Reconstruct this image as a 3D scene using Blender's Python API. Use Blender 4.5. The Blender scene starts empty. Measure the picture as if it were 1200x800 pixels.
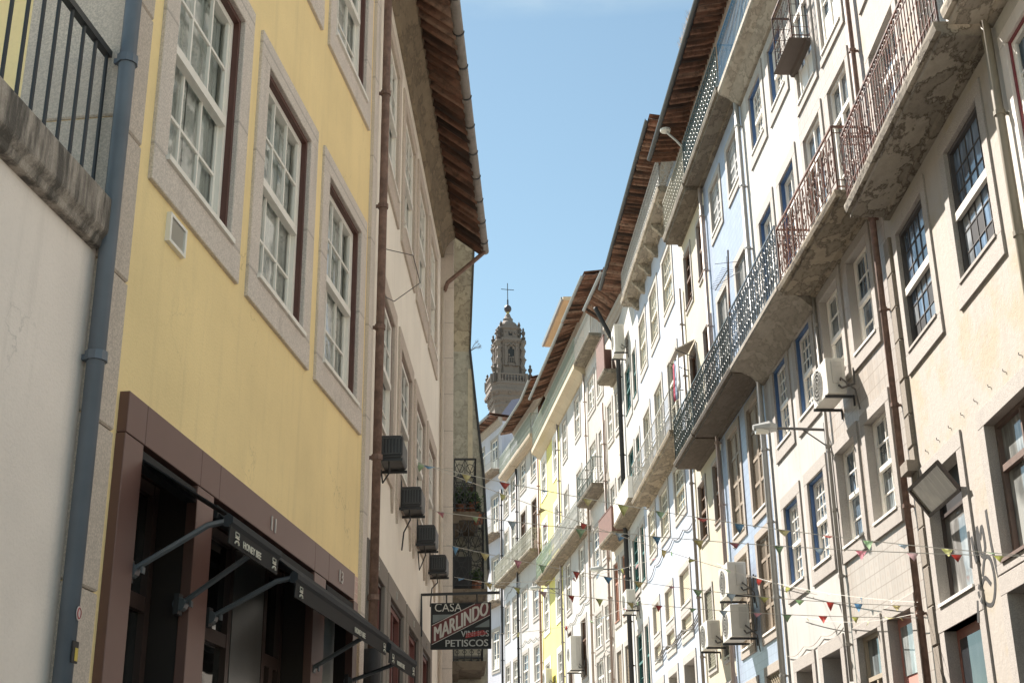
import bpy, math, random
from mathutils import Vector, Matrix
random.seed(7)
PI=math.pi; R=math.radians
scn=bpy.context.scene; COL=scn.collection

# ------------------------------------------------------------------ camera
CAMZ=1.6; F_PX=1584.0; PITCH=math.atan(612/1584); ROLL=math.atan(53/4100)
cd=bpy.data.cameras.new('camera'); cam=bpy.data.objects.new('camera',cd); COL.objects.link(cam)
cd.sensor_width=36; cd.lens=36*F_PX/1200; cd.clip_start=0.05; cd.clip_end=5000
cam.matrix_world=Matrix.Translation((0,0,CAMZ))@Matrix.Rotation(PI/2+PITCH,4,'X')@Matrix.Rotation(-ROLL,4,'Z')
scn.camera=cam

# ------------------------------------------------------------------ materials
def mat(name):
    m=bpy.data.materials.new(name); m.use_nodes=True
    nt=m.node_tree; b=nt.nodes['Principled BSDF']; return m,nt,b
def N(nt,t,**k):
    n=nt.nodes.new(t)
    for a,v in k.items():
        if a in n.inputs.keys(): n.inputs[a].default_value=v
        else: setattr(n,a,v)
    return n
def L(nt,a,b): nt.links.new(a,b)
def coord(nt,scale=(1,1,1)):
    t=N(nt,'ShaderNodeTexCoord'); m=N(nt,'ShaderNodeMapping'); m.inputs['Scale'].default_value=scale
    L(nt,t.outputs['Object'],m.inputs['Vector']); return m.outputs['Vector']
def ramp(nt,fac,stops):
    r=N(nt,'ShaderNodeValToRGB'); e=r.color_ramp.elements
    while len(e)<len(stops): e.new(.5)
    for i,(p,c) in enumerate(stops):
        e[i].position=p; e[i].color=(*c,1) if len(c)==3 else c
    L(nt,fac,r.inputs['Fac']); return r.outputs['Color']
def mix(nt,fac,a,b,mode='MIX'):
    m=N(nt,'ShaderNodeMix',data_type='RGBA',blend_type=mode)
    for s,v in ((m.inputs[0],fac),(m.inputs[6],a),(m.inputs[7],b)):
        if isinstance(v,(int,float)): s.default_value=v
        elif isinstance(v,tuple): s.default_value=(*v,1) if len(v)==3 else v
        else: L(nt,v,s)
    return m.outputs[2]
def noise(nt,v,scale,detail=4,rough=.55):
    n=N(nt,'ShaderNodeTexNoise'); n.inputs['Scale'].default_value=scale; n.inputs['Detail'].default_value=detail; n.inputs['Roughness'].default_value=rough
    L(nt,v,n.inputs['Vector']); return n.outputs['Fac']
def bump(nt,b,h,strength=.3,dist=.01):
    n=N(nt,'ShaderNodeBump'); n.inputs['Strength'].default_value=strength; n.inputs['Distance'].default_value=dist
    L(nt,h,n.inputs['Height']); L(nt,n.outputs['Normal'],b.inputs['Normal'])
def sc(c,k): return tuple(min(1,x*k) for x in c)
_mc={}
def plaster(col,stain=.35,rough=.9,dirt=(.22,.19,.15)):
    key=('pl',col,stain)
    if key in _mc: return _mc[key]
    m,nt,b=mat('plaster'); v=coord(nt); vs=coord(nt,(5,5,.35))
    a=noise(nt,v,.9,6); s=noise(nt,vs,1.3,6,.65); f=noise(nt,v,60,3)
    c=mix(nt,ramp(nt,a,[(.35,(0,0,0)),(.65,(1,1,1))]),sc(col,.93),sc(col,1.05))
    k=ramp(nt,s,[(.52,(0,0,0)),(.8,(stain,)*3)])
    c=mix(nt,k,c,tuple(x*.5+y*.5 for x,y in zip(sc(col,.6),dirt)))
    p=noise(nt,v,3.5,8,.7); c=mix(nt,ramp(nt,p,[(.6,(0,0,0)),(.72,(stain*.8,)*3)]),c,sc(col,.72))
    c=mix(nt,ramp(nt,noise(nt,v,38,4,.7),[(.35,(.10,)*3),(.5,(0,0,0)),(.65,(.0,)*3)]),c,sc(col,.62))
    vo=N(nt,'ShaderNodeTexVoronoi',feature='DISTANCE_TO_EDGE'); vo.inputs['Scale'].default_value=.9; vd=N(nt,'ShaderNodeVectorMath',operation='ADD'); nz=N(nt,'ShaderNodeTexNoise'); nz.inputs['Scale'].default_value=2.5; nz.inputs['Detail'].default_value=6; L(nt,v,nz.inputs['Vector']); L(nt,v,vd.inputs[0]); L(nt,nz.outputs['Color'],vd.inputs[1]); L(nt,vd.outputs[0],vo.inputs['Vector'])
    ck=mix(nt,1,ramp(nt,vo.outputs['Distance'],[(0,(1,1,1)),(.006,(0,0,0))]),ramp(nt,noise(nt,v,.7,2),[(.52,(0,0,0)),(.62,(.55,)*3)]),'MULTIPLY'); c=mix(nt,ck,c,sc(col,.45))
    L(nt,c,b.inputs['Base Color']); b.inputs['Roughness'].default_value=rough
    h=mix(nt,.35,f,noise(nt,v,9,5)); bump(nt,b,h,.35,.012); _mc[key]=m; return m
def stone(col=(.44,.40,.36),dark=.5,joint=0,stain=.3):
    key=('st',col,dark,joint,stain)
    if key in _mc: return _mc[key]
    m,nt,b=mat('granite'); v=coord(nt)
    g=noise(nt,v,90,3,.7); a=noise(nt,v,2.2,6,.6); w=noise(nt,coord(nt,(4,4,.6)),1.6,6,.7)
    c=mix(nt,ramp(nt,g,[(.42,(0,0,0)),(.6,(1,1,1))]),sc(col,dark+.15),sc(col,1.08))
    c=mix(nt,ramp(nt,a,[(.4,(0,0,0)),(.7,(.5,.5,.5))]),c,sc(col,.8))
    c=mix(nt,ramp(nt,w,[(.55,(0,0,0)),(.78,(stain,)*3)]),c,sc(col,.3))
    if joint:
        cx=N(nt,'ShaderNodeSeparateXYZ'); L(nt,coord(nt),cx.inputs[0]); fr=N(nt,'ShaderNodeMath',operation='FRACT'); mu=N(nt,'ShaderNodeMath',operation='MULTIPLY'); mu.inputs[1].default_value=1/joint
        L(nt,cx.outputs[2],mu.inputs[0]); L(nt,mu.outputs[0],fr.inputs[0]); c=mix(nt,ramp(nt,fr.outputs[0],[(0,(.8,)*3),(.03,(0,0,0))]),c,sc(col,.45))
    L(nt,c,b.inputs['Base Color']); b.inputs['Roughness'].default_value=.85; bump(nt,b,mix(nt,.5,g,noise(nt,v,14,5)),.5,.012); _mc[key]=m; return m
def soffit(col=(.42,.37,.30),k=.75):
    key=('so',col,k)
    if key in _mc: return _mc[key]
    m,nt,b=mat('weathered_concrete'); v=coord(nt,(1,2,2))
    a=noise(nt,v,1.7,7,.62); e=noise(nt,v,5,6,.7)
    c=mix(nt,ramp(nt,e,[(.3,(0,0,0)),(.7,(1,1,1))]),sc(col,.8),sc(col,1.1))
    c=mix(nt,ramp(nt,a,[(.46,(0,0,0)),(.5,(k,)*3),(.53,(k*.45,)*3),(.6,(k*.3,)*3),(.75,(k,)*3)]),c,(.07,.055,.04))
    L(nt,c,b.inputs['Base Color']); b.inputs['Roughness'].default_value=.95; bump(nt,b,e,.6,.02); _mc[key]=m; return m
def plain(col,rough=.5,metal=0,var=.12,sc_=8,name='painted_surface',dirt=0):
    key=('p',col,rough,metal,var,dirt)
    if key in _mc: return _mc[key]
    m,nt,b=mat(name); v=coord(nt); a=noise(nt,v,sc_,5)
    c=mix(nt,a,sc(col,1-var),sc(col,1+var))
    if dirt: c=mix(nt,ramp(nt,noise(nt,v,6,8,.7),[(.5,(0,0,0)),(.7,(dirt,)*3)]),c,sc(col,.35))
    L(nt,c,b.inputs['Base Color'])
    b.inputs['Roughness'].default_value=rough; b.inputs['Metallic'].default_value=metal; _mc[key]=m; return m
def rusty(col=(.10,.07,.06),rust=(.30,.12,.06),amt=.55):
    key=('r',col,rust,amt)
    if key in _mc: return _mc[key]
    m,nt,b=mat('rusting_iron'); v=coord(nt); a=noise(nt,v,9,6,.7)
    L(nt,mix(nt,ramp(nt,a,[(amt-.08,(0,0,0)),(amt+.08,(1,1,1))]),col,rust),b.inputs['Base Color']); b.inputs['Roughness'].default_value=.65; _mc[key]=m; return m
def glassy(col=(.035,.045,.055),var=.6):
    key=('g',col)
    if key in _mc: return _mc[key]
    m,nt,b=mat('window_glass'); v=coord(nt,(1,1,1)); a=noise(nt,v,1.4,3); q=noise(nt,coord(nt,(9,1,.7)),1.5,3)
    c=mix(nt,ramp(nt,a,[(.45,(0,0,0)),(.62,(1,1,1))]),sc(col,.6),sc(col,1.5)); c=mix(nt,ramp(nt,q,[(.5,(0,0,0)),(.62,(var*.6,)*3)]),c,sc(col,3.2))
    L(nt,c,b.inputs['Base Color']); b.inputs['Roughness'].default_value=.04; b.inputs['Specular IOR Level'].default_value=.8
    bump(nt,b,noise(nt,coord(nt),1.3,2),.12,.05); _mc[key]=m; return m
def clearglass():
    if 'cg' in _mc: return _mc['cg']
    m,nt,b=mat('clear_glass'); out=nt.nodes['Material Output']; t=N(nt,'ShaderNodeBsdfTransparent'); g=N(nt,'ShaderNodeBsdfGlossy'); g.inputs['Roughness'].default_value=.03
    fr=N(nt,'ShaderNodeFresnel'); fr.inputs['IOR'].default_value=1.6; t.inputs['Color'].default_value=(.95,.97,.96,1)
    bp=N(nt,'ShaderNodeBump'); bp.inputs['Strength'].default_value=.1; bp.inputs['Distance'].default_value=.05; L(nt,noise(nt,coord(nt),2,2),bp.inputs['Height']); L(nt,bp.outputs[0],g.inputs['Normal'])
    mx=N(nt,'ShaderNodeMixShader'); L(nt,fr.outputs[0],mx.inputs[0]); L(nt,t.outputs[0],mx.inputs[1]); L(nt,g.outputs[0],mx.inputs[2]); L(nt,mx.outputs[0],out.inputs[0]); nt.nodes.remove(b); _mc['cg']=m; return m
def lace():
    if 'lace' in _mc: return _mc['lace']
    m,nt,b=mat('lace_curtain'); v=coord(nt); vo=N(nt,'ShaderNodeTexVoronoi'); vo.inputs['Scale'].default_value=28; L(nt,v,vo.inputs['Vector'])
    sx=N(nt,'ShaderNodeSeparateXYZ'); L(nt,v,sx.inputs[0])
    c=mix(nt,ramp(nt,vo.outputs['Distance'],[(.2,(0,0,0)),(.45,(1,1,1))]),(.62,.66,.64),(.85,.86,.84))
    c=mix(nt,ramp(nt,noise(nt,v,1.5,3),[(.4,(0,0,0)),(.6,(1,1,1))]),c,(.52,.58,.57))
    L(nt,c,b.inputs['Base Color']); b.inputs['Roughness'].default_value=.95; _mc['lace']=m; return m
def tiles(col,line,size=.14,motif=.25,mcol=None,bumpy=.2,off=.0):
    key=('t',col,line,size,motif,mcol)
    if key in _mc: return _mc[key]
    m,nt,b=mat('glazed_wall_tiles'); t=N(nt,'ShaderNodeTexCoord'); s=N(nt,'ShaderNodeSeparateXYZ'); cb=N(nt,'ShaderNodeCombineXYZ')
    L(nt,t.outputs['Object'],s.inputs[0]); L(nt,s.outputs[0],cb.inputs[0]); L(nt,s.outputs[2],cb.inputs[1])
    br=N(nt,'ShaderNodeTexBrick',offset=off); br.inputs['Scale'].default_value=1; br.inputs['Brick Width'].default_value=size; br.inputs['Row Height'].default_value=size; br.inputs['Mortar Size'].default_value=size*.035
    br.inputs['Color1'].default_value=(*sc(col,1.04),1); br.inputs['Color2'].default_value=(*sc(col,.93),1); br.inputs['Mortar'].default_value=(*line,1)
    L(nt,cb.outputs[0],br.inputs['Vector']); c=br.outputs['Color']
    if motif:
        vm=N(nt,'ShaderNodeVectorMath',operation='SCALE'); vm.inputs['Scale'].default_value=1/size; L(nt,cb.outputs[0],vm.inputs[0])
        fr=N(nt,'ShaderNodeVectorMath',operation='FRACTION'); L(nt,vm.outputs[0],fr.inputs[0]); sb=N(nt,'ShaderNodeVectorMath',operation='SUBTRACT'); sb.inputs[1].default_value=(.5,.5,0); L(nt,fr.outputs[0],sb.inputs[0])
        ln=N(nt,'ShaderNodeVectorMath',operation='LENGTH'); L(nt,sb.outputs[0],ln.inputs[0])
        c=mix(nt,ramp(nt,ln.outputs['Value'],[(.14,(motif,)*3),(.2,(0,0,0)),(.3,(0,0,0)),(.34,(motif*.5,)*3),(.4,(0,0,0))]),c,mcol or line)
    v=coord(nt); c=mix(nt,ramp(nt,noise(nt,coord(nt,(3,3,.5)),1.5,7,.7),[(.5,(0,0,0)),(.75,(.45,)*3)]),c,sc(col,.55))
    c=mix(nt,ramp(nt,noise(nt,v,2.4,7,.7),[(.56,(0,0,0)),(.64,(.3,)*3)]),c,sc(col,.7))
    L(nt,c,b.inputs['Base Color']); b.inputs['Roughness'].default_value=.42; bump(nt,b,br.outputs['Fac'],-bumpy,.004); _mc[key]=m; return m
def rooftile():
    if 'rt' in _mc: return _mc['rt']
    m,nt,b=mat('clay_roof_tiles'); v=coord(nt,(4.5,.35,.35)); a=noise(nt,v,1.6,1); a2=noise(nt,coord(nt,(1,1,1)),7,6,.7)
    c=ramp(nt,a,[(.36,(.045,.03,.025)),(.46,(.15,.08,.055)),(.56,(.27,.145,.10)),(.66,(.36,.24,.18))]); c=mix(nt,ramp(nt,a2,[(.45,(0,0,0)),(.65,(.75,)*3)]),c,(.07,.05,.04))
    L(nt,c,b.inputs['Base Color']); b.inputs['Roughness'].default_value=.9; bump(nt,b,a2,.5,.02); _mc['rt']=m; return m
GRAN=stone(); GRANL=stone((.42,.39,.36),.60); GRAND=stone((.27,.235,.195),.5,0,.5); GRANM=stone((.42,.37,.32),.5,0,.4)
WHITE=plain((.84,.81,.75),.45,var=.06); IRON=plain((.03,.032,.035),.5); CREAMW=plain((.66,.62,.52),.5,var=.08)
BLACK=plain((.02,.02,.022),.6); MAROON=plain((.095,.04,.032),.5,var=.25); BLUE=plain((.055,.115,.25),.5,var=.15)
RED=plain((.20,.035,.045),.5); BROWN=plain((.14,.075,.045),.6,var=.25,dirt=.5); GREEN=plain((.04,.13,.12),.5); ALU=plain((.42,.43,.43),.4,.4)
GL=glassy(); GLD=glassy((.02,.022,.025)); GLB=glassy((.10,.145,.195)); GLC=glassy((.22,.24,.24)); GLE=glassy((.12,.14,.15),.9); PVC=plain((.72,.70,.64),.4,var=.05)
ZINC=plain((.17,.185,.20),.45,.6,var=.25,sc_=3); RPIPE=rusty((.22,.135,.105),(.14,.085,.065),.5); LEAD=plain((.30,.32,.33),.5,.3,dirt=.4)

# ------------------------------------------------------------------ mesh builder in wall coordinates (s along the street, o out of the wall, z up)
class MB:
    def __init__(s): s.v=[]; s.f=[]
    def add(s,vs,fs):
        n=len(s.v); s.v+=[tuple(p) for p in vs]; s.f+=[tuple(i+n for i in f) for f in fs]; return s
    def box(s,a,b):
        x0,x1=sorted((a[0],b[0])); y0,y1=sorted((a[1],b[1])); z0,z1=sorted((a[2],b[2]))
        return s.add([(x0,y0,z0),(x1,y0,z0),(x1,y1,z0),(x0,y1,z0),(x0,y0,z1),(x1,y0,z1),(x1,y1,z1),(x0,y1,z1)],
            [(0,3,2,1),(4,5,6,7),(0,1,5,4),(1,2,6,5),(2,3,7,6),(3,0,4,7)])
    def prism(s,prof,s0,s1,caps=True):    # prof: list of (o,z), swept along s
        n=len(prof); vs=[(s0,o,z) for o,z in prof]+[(s1,o,z) for o,z in prof]
        fs=[(i,(i+1)%n,n+(i+1)%n,n+i) for i in range(n)]
        if caps: fs+=[tuple(range(n))[::-1],tuple(range(n,2*n))]
        return s.add(vs,fs)
    def poly(s,pts,d):                    # planar polygon extruded by vector d
        n=len(pts); d=Vector(d); vs=[Vector(p) for p in pts]; vs=vs+[p+d for p in vs]
        return s.add(vs,[tuple(range(n)),tuple(range(2*n-1,n-1,-1))]+[(i,n+i,n+(i+1)%n,(i+1)%n) for i in range(n)])
    def tube(s,pts,r,n=4,closed=False,ends=True,rf=None):
        P=[Vector(p) for p in pts]; m=len(P); rings=[]; up=None
        for i in range(m):
            if closed: t=P[(i+1)%m]-P[i-1]
            else: t=P[min(i+1,m-1)]-P[max(i-1,0)]
            if t.length<1e-9: t=Vector((0,0,1))
            t.normalize()
            if up is None: up=Vector((0,1,0)) if abs(t.y)<.9 else Vector((1,0,0))
            a=t.cross(up)
            if a.length<1e-4: a=t.orthogonal()
            a.normalize(); b=t.cross(a); up=-b if (-b).dot(up)>0 else b
            rr=rf(i/(m-1)) if rf else r
            rings.append([P[i]+a*rr*math.cos(2*PI*(k+.5)/n)+b*rr*math.sin(2*PI*(k+.5)/n) for k in range(n)])
        vs=[p for q in rings for p in q]; fs=[]
        for i in range(m if closed else m-1):
            j=(i+1)%m
            fs+=[(i*n+k,i*n+(k+1)%n,j*n+(k+1)%n,j*n+k) for k in range(n)]
        if ends and not closed: fs+=[tuple(range(n))[::-1],tuple(range((m-1)*n,m*n))]
        return s.add(vs,fs)
    def lathe(s,prof,c=(0,0,0),n=12,arc=0,squash=1):   # prof list of (r,z)
        vs=[]; fs=[]; m=len(prof)
        for r,z in prof:
            for k in range(n):
                a=2*PI*k/n+arc; vs.append((c[0]+r*math.cos(a),c[1]+r*math.sin(a)*squash,c[2]+z))
        for i in range(m-1): fs+=[(i*n+k,i*n+(k+1)%n,(i+1)*n+(k+1)%n,(i+1)*n+k) for k in range(n)]
        fs+=[tuple(range(n))[::-1],tuple(range((m-1)*n,m*n))]
        return s.add(vs,fs)
    def blob(s,c,r,n=8,jit=.15):
        vs=[];fs=[];m=6
        for i in range(m+1):
            th=PI*i/m
            for k in range(n):
                a=2*PI*k/n; q=1+random.uniform(-jit,jit) if 0<i<m else 1
                vs.append((c[0]+r[0]*q*math.sin(th)*math.cos(a),c[1]+r[1]*q*math.sin(th)*math.sin(a),c[2]+r[2]*math.cos(th)))
        for i in range(m): fs+=[(i*n+k,(i+1)*n+k,(i+1)*n+(k+1)%n,i*n+(k+1)%n) for k in range(n)]
        return s.add(vs,fs)
    def build(s,name,m,parent,W,off=(0,0,0),smooth=False,label=None):
        sg=W.sg; me=bpy.data.meshes.new(name)
        vs=[(sg*(x-off[0]),y-off[1],z-off[2]) for x,y,z in s.v]
        fs=s.f if sg>0 else [f[::-1] for f in s.f]
        me.from_pydata(vs,[],fs); me.materials.append(m)
        if smooth: me.polygons.foreach_set('use_smooth',[True]*len(me.polygons))
        me.update(); o=bpy.data.objects.new(name,me); COL.objects.link(o)
        if parent is not None: o.parent=parent
        if label: o['label']=label
        return o
def bevel(o,w=.006,seg=1):
    md=o.modifiers.new('bevel','BEVEL'); md.width=w; md.segments=seg; md.limit_method='ANGLE'; return o
def pickg(g,kind,cols):
    if g in (GLC,GLB) and kind in ('sash','door','casement') and cols<=3: return random.choice([g,g,GLB,GLC,GLE,GLD])
    return g
class Wall:
    def __init__(s,P,az,side):
        s.P=Vector((P[0],P[1],0)); s.az=az; a=R(az); s.D=Vector((math.sin(a),math.cos(a),0)); s.sg=1 if side=='R' else -1
        s.N=Vector((-s.D.y,s.D.x,0))*s.sg; s.th=(PI/2-a) if s.sg>0 else (-PI/2-a)
    def pt(s,x,o,z): return s.P+s.D*x+s.N*o+Vector((0,0,z))
    def mat(s,off=(0,0,0)): return Matrix.Translation(s.pt(*off))@Matrix.Rotation(s.th,4,'Z')
def tag(o,label=None,cat=None,group=None,kind=None):
    if label: o['label']=label
    if cat: o['category']=cat
    if group: o['group']=group
    if kind: o['kind']=kind
    return o
class Thing:                                   # an Empty at the base of a thing that stands or hangs on a wall
    def __init__(s,name,W,off,label,cat,group=None):
        s.W=W; s.off=off; s.e=bpy.data.objects.new(name,None); COL.objects.link(s.e); s.e.empty_display_size=.2
        s.e.matrix_world=W.mat(off); tag(s.e,label,cat,group)
    def part(s,mb,name,m,parent=None,**k): return mb.build(name,m,parent or s.e,s.W,s.off,**k)

# ------------------------------------------------------------------ buildings
BL={}; RW={}
class Building(Thing):
    def __init__(s,W,s0,s1,top,label,wallmat,name='town_house',cat='house',depth=7,group=None):
        for k_,w_ in RW.items():
            if w_ is W: BL[k_]=s
        super().__init__(name,W,(s0,0,0),label,cat,group); s.s0=s0+.004; s.s1=s1-.004; s.top=top; s.m=wallmat; s.depth=depth; s.holes=[]
    def close(s,zbase=0):
        xs=sorted({s.s0,s.s1,*[x for h in s.holes for x in h[:2]]}); zs=sorted({zbase,s.top,*[z for h in s.holes for z in h[2:]]})
        xs=[x for x in xs if s.s0-1e-6<=x<=s.s1+1e-6]; zs=[z for z in zs if zbase-1e-6<=z<=s.top+1e-6]
        mb=MB(); idx={}
        def vi(x,z):
            if (x,z) not in idx: idx[(x,z)]=len(mb.v); mb.v.append((x,0,z))
            return idx[(x,z)]
        for i in range(len(xs)-1):
            for j in range(len(zs)-1):
                cx=(xs[i]+xs[i+1])/2; cz=(zs[j]+zs[j+1])/2
                if any(h[0]<cx<h[1] and h[2]<cz<h[3] for h in s.holes): continue
                mb.f.append((vi(xs[i],zs[j]),vi(xs[i],zs[j+1]),vi(xs[i+1],zs[j+1]),vi(xs[i+1],zs[j])))
        a,b,t,d=s.s0,s.s1,s.top,-s.depth
        mb.add([(a,0,zbase),(a,d,zbase),(a,d,t),(a,0,t)],[(0,1,2,3)]); mb.add([(b,0,zbase),(b,d,zbase),(b,d,t),(b,0,t)],[(3,2,1,0)])
        mb.add([(a,d,zbase),(b,d,zbase),(b,d,t),(a,d,t)],[(0,1,2,3)]); mb.add([(a,0,t),(b,0,t),(b,d,t),(a,d,t)],[(0,1,2,3)])
        return s.part(mb,'wall',s.m)
    # ---- a window or door with its stone surround, recessed
    def win(s,a,b,z0,z1,sur=.18,d=.2,kind='sash',fr=None,lining=None,glass=None,cols=3,rows=2,surm=None,sill=None,name='window',proud=.025,sb=None,curtain=False,open_=0,shm=None):
        surm=surm or GRAN; fr=fr or WHITE; glass=glass or GL; sb=sur if sb is None else sb
        door=z0<=0.01; e=min(.06,sur*.4)
        s.holes.append((max(a-e,s.s0+.001),min(b+e,s.s1-.001),z0-(0 if door else e),z1+e))
        q=MB(); back=-d-.08
        q.box((a-sur,back,z0-(0 if door else 0)),(a,proud,z1)); q.box((b,back,z0),(b+sur,proud,z1)); q.box((a-sur,back,z1),(b+sur,proud,z1+sur))
        if not door: q.box((a-sur,back,z0-sb),(b+sur,proud+.004,z0))
        w=s.part(q,name,surm); bevel(w,.005)
        if not door:
            g=MB().box((a-.02,-d+.03,z0),(b+.02,(.05 if sill is None else sill),z0+.035)); g=s.part(g,'sill',fr if sill is None else surm,w)
        A,B,Z0,Z1=a,b,z0+(0 if door else .035),z1
        if lining:
            t=.035; q=MB(); o1=-.012
            q.box((A,back,Z0),(A+t,o1,Z1)); q.box((B-t,back,Z0),(B,o1,Z1)); q.box((A+t,back,Z1-t),(B-t,o1,Z1))
            s.part(q,'box_frame',lining,w); A+=t; B-=t; Z1-=t
        fo=-d
        if kind in('sash','grid','door','casement','shop'):
            q=MB(); t=.05
            q.box((A,fo-.04,Z0),(A+t,fo+.03,Z1)); q.box((B-t,fo-.04,Z0),(B,fo+.03,Z1)); q.box((A+t,fo-.04,Z1-t),(B-t,fo+.03,Z1)); q.box((A+t,fo-.04,Z0),(B-t,fo+.03,Z0+t))
            ia,ib,ja,jb=A+t,B-t,Z0+t,Z1-t; mu=.022
            if kind=='sash':
                zm=(ja+jb)/2; q.box((ia,fo-.01,zm-.03),(ib,fo+.045,zm+.035))
                for (lo,hi,oo) in ((ja,zm-.03,fo-.015),(zm+.035,jb,fo+.012)):
                    for k in range(1,cols): x=ia+(ib-ia)*k/cols; q.box((x-mu/2,oo-.01,lo),(x+mu/2,oo+.012,hi))
                    for k in range(1,rows): z=lo+(hi-lo)*k/rows; q.box((ia,oo-.008,z-mu/2),(ib,oo+.010,z+mu/2))
                    q.box((ia,oo-.012,lo),(ia+.03,oo+.011,hi)); q.box((ib-.03,oo-.012,lo),(ib,oo+.011,hi)); 
                q.box((ia,fo-.027,ja),(ib,fo-.001,ja+.04))
            elif kind=='grid':
                for k in range(1,cols): x=ia+(ib-ia)*k/cols; q.box((x-.007,fo-.02,ja),(x+.007,fo-.008,jb))
                for k in range(1,rows): z=ja+(jb-ja)*k/rows; q.box((ia,fo-.02,z-.007),(ib,fo-.009,z+.007))
            elif kind in('door','casement'):
                zt=ja+(jb-ja)*(.76 if kind=='door' else .66); xm=(ia+ib)/2
                q.box((ia,fo-.01,zt-.035),(ib,fo+.045,zt+.035)); q.box((xm-.045,fo-.012,ja),(xm+.045,fo+.04,zt-.035)); q.box((xm-.018,fo-.012,zt+.035),(xm+.018,fo+.03,jb))
                for x in (ia,ib-.045): q.box((x,fo-.014,ja),(x+.045,fo+.038,zt-.035))
                for k in range(1,rows): z=ja+(zt-ja)*k/rows; q.box((ia+.045,fo-.008,z-.012),(xm-.045,fo+.02,z+.012)); q.box((xm+.045,fo-.008,z-.012),(ib-.045,fo+.02,z+.012))
                if kind=='door': q.box((ia+.045,fo-.016,ja),(xm-.045,fo+.016,ja+.5)); q.box((xm+.045,fo-.016,ja),(ib-.045,fo+.016,ja+.5))
            elif kind=='shop':
                zt=jb-.55; q.box((ia,fo-.01,zt-.03),(ib,fo+.04,zt+.03)); xm=(ia+ib)/2; q.box((xm-.03,fo-.012,ja),(xm+.03,fo+.035,zt-.03)); q.box((ia,fo-.013,ja),(ib,fo+.028,ja+.6))
            s.part(q,'sash' if kind!='door' else 'door_leaf',fr,w)
            q=MB().add([(A-.01,fo-.02,Z0),(B+.01,fo-.02,Z0),(B+.01,fo-.02,Z1+.01),(A-.01,fo-.02,Z1+.01)],[(0,3,2,1)]) if curtain else MB().box((A-.01,fo-.03,Z0),(B+.01,fo-.02,Z1+.01))
            if curtain and s.W.sg<0: q.f=[f for f in q.f]
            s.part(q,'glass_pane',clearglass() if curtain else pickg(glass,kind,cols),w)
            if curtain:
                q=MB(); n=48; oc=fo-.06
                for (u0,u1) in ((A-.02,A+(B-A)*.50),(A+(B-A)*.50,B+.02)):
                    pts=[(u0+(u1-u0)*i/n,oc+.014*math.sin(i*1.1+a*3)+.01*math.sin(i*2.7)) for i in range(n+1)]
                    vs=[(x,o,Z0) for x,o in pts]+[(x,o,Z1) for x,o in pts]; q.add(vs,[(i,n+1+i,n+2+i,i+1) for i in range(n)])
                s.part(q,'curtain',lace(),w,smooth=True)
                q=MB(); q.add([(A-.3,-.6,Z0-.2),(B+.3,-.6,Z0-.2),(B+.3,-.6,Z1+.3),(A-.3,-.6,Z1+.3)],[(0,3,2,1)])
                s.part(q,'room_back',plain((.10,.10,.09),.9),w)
        elif kind in('shutter','blind'):
            q=MB(); n=int((Z1-Z0)/.052); sm=shm or BROWN; xs=[A,(A+B)/2-.012,(A+B)/2+.012,B] if kind=='shutter' else [A,B]
            for i in range(0,len(xs),2):
                x0,x1=xs[i],xs[i+1]; q.box((x0,fo-.02,Z0),(x1,fo-.008,Z1))
                if kind=='shutter':
                    q.box((x0,fo-.008,Z0),(x0+.05,fo+.02,Z1)); q.box((x1-.05,fo-.008,Z0),(x1,fo+.02,Z1))
                    for zz in (Z0,(Z0+Z1)/2-.03,Z1-.06,Z0+(Z1-Z0)*.25,Z0+(Z1-Z0)*.75): q.box((x0+.05,fo-.008,zz),(x1-.05,fo+.018,zz+.06))
                for k in range(n):
                    z=Z0+k*.052; q.add([(x0+.05,fo-.008,z),(x1-.05,fo-.008,z),(x1-.05,fo+.008,z+.045),(x0+.05,fo+.008,z+.045)],[(0,3,2,1)]) if kind=='shutter' else q.prism([(fo-.008,z),(fo+.008,z+.012),(fo+.008,z+.04),(fo-.008,z+.05)],x0,x1)
            s.part(q,'shutter' if kind=='shutter' else 'roller_blind',sm,w)
        elif kind=='lattice':
            s.part(MB().box((A-.01,fo-.03,Z0),(B+.01,fo-.02,Z1+.01)),'glass_pane',GLD,w)
            q=MB(); W_=B-A; H_=Z1-Z0; n=7; st=W_/n
            k=-int(H_/st)-1
            while k<n+1:
                for sgn in (1,-1):
                    pts=[]
                    for t in (0,1):
                        pts.append((k*st if sgn>0 else W_-k*st, 0) if t==0 else ((k*st+H_) if sgn>0 else W_-(k*st+H_),H_))
                    (x0,y0),(x1,y1)=pts; T=[]
                    for (xx,lim) in ((x0,0),(x1,1)): pass
                    t0,t1=0.,1.; dx=x1-x0
                    if abs(dx)>1e-6:
                        ta,tb=(0-x0)/dx,(W_-x0)/dx
                        if ta>tb: ta,tb=tb,ta
                        t0,t1=max(t0,ta),min(t1,tb)
                    if t1-t0>.01: q.tube([(A+x0+dx*t0,-.03+.004*sgn,Z0+H_*t0),(A+x0+dx*t1,-.03+.004*sgn,Z0+H_*t1)],.011,4)
                k+=1
            s.part(q,'lattice_grille',fr,w)
        elif kind=='panel':
            q=MB().box((A,fo-.04,Z0),(B,fo,Z1)); 
            for zz in (Z0+.2,): q.box((A+.1,fo,zz),(B-.1,fo+.02,zz+(Z1-Z0)*.35)); q.box((A+.1,fo,zz+(Z1-Z0)*.42),(B-.1,fo+.02,Z1-.9))
            s.part(q,'door_leaf',fr,w); q=MB().box((A+.12,fo,Z1-.75),(B-.12,fo+.012,Z1-.12)); s.part(q,'glass_pane',glass,w)
        elif kind=='dark':
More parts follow.
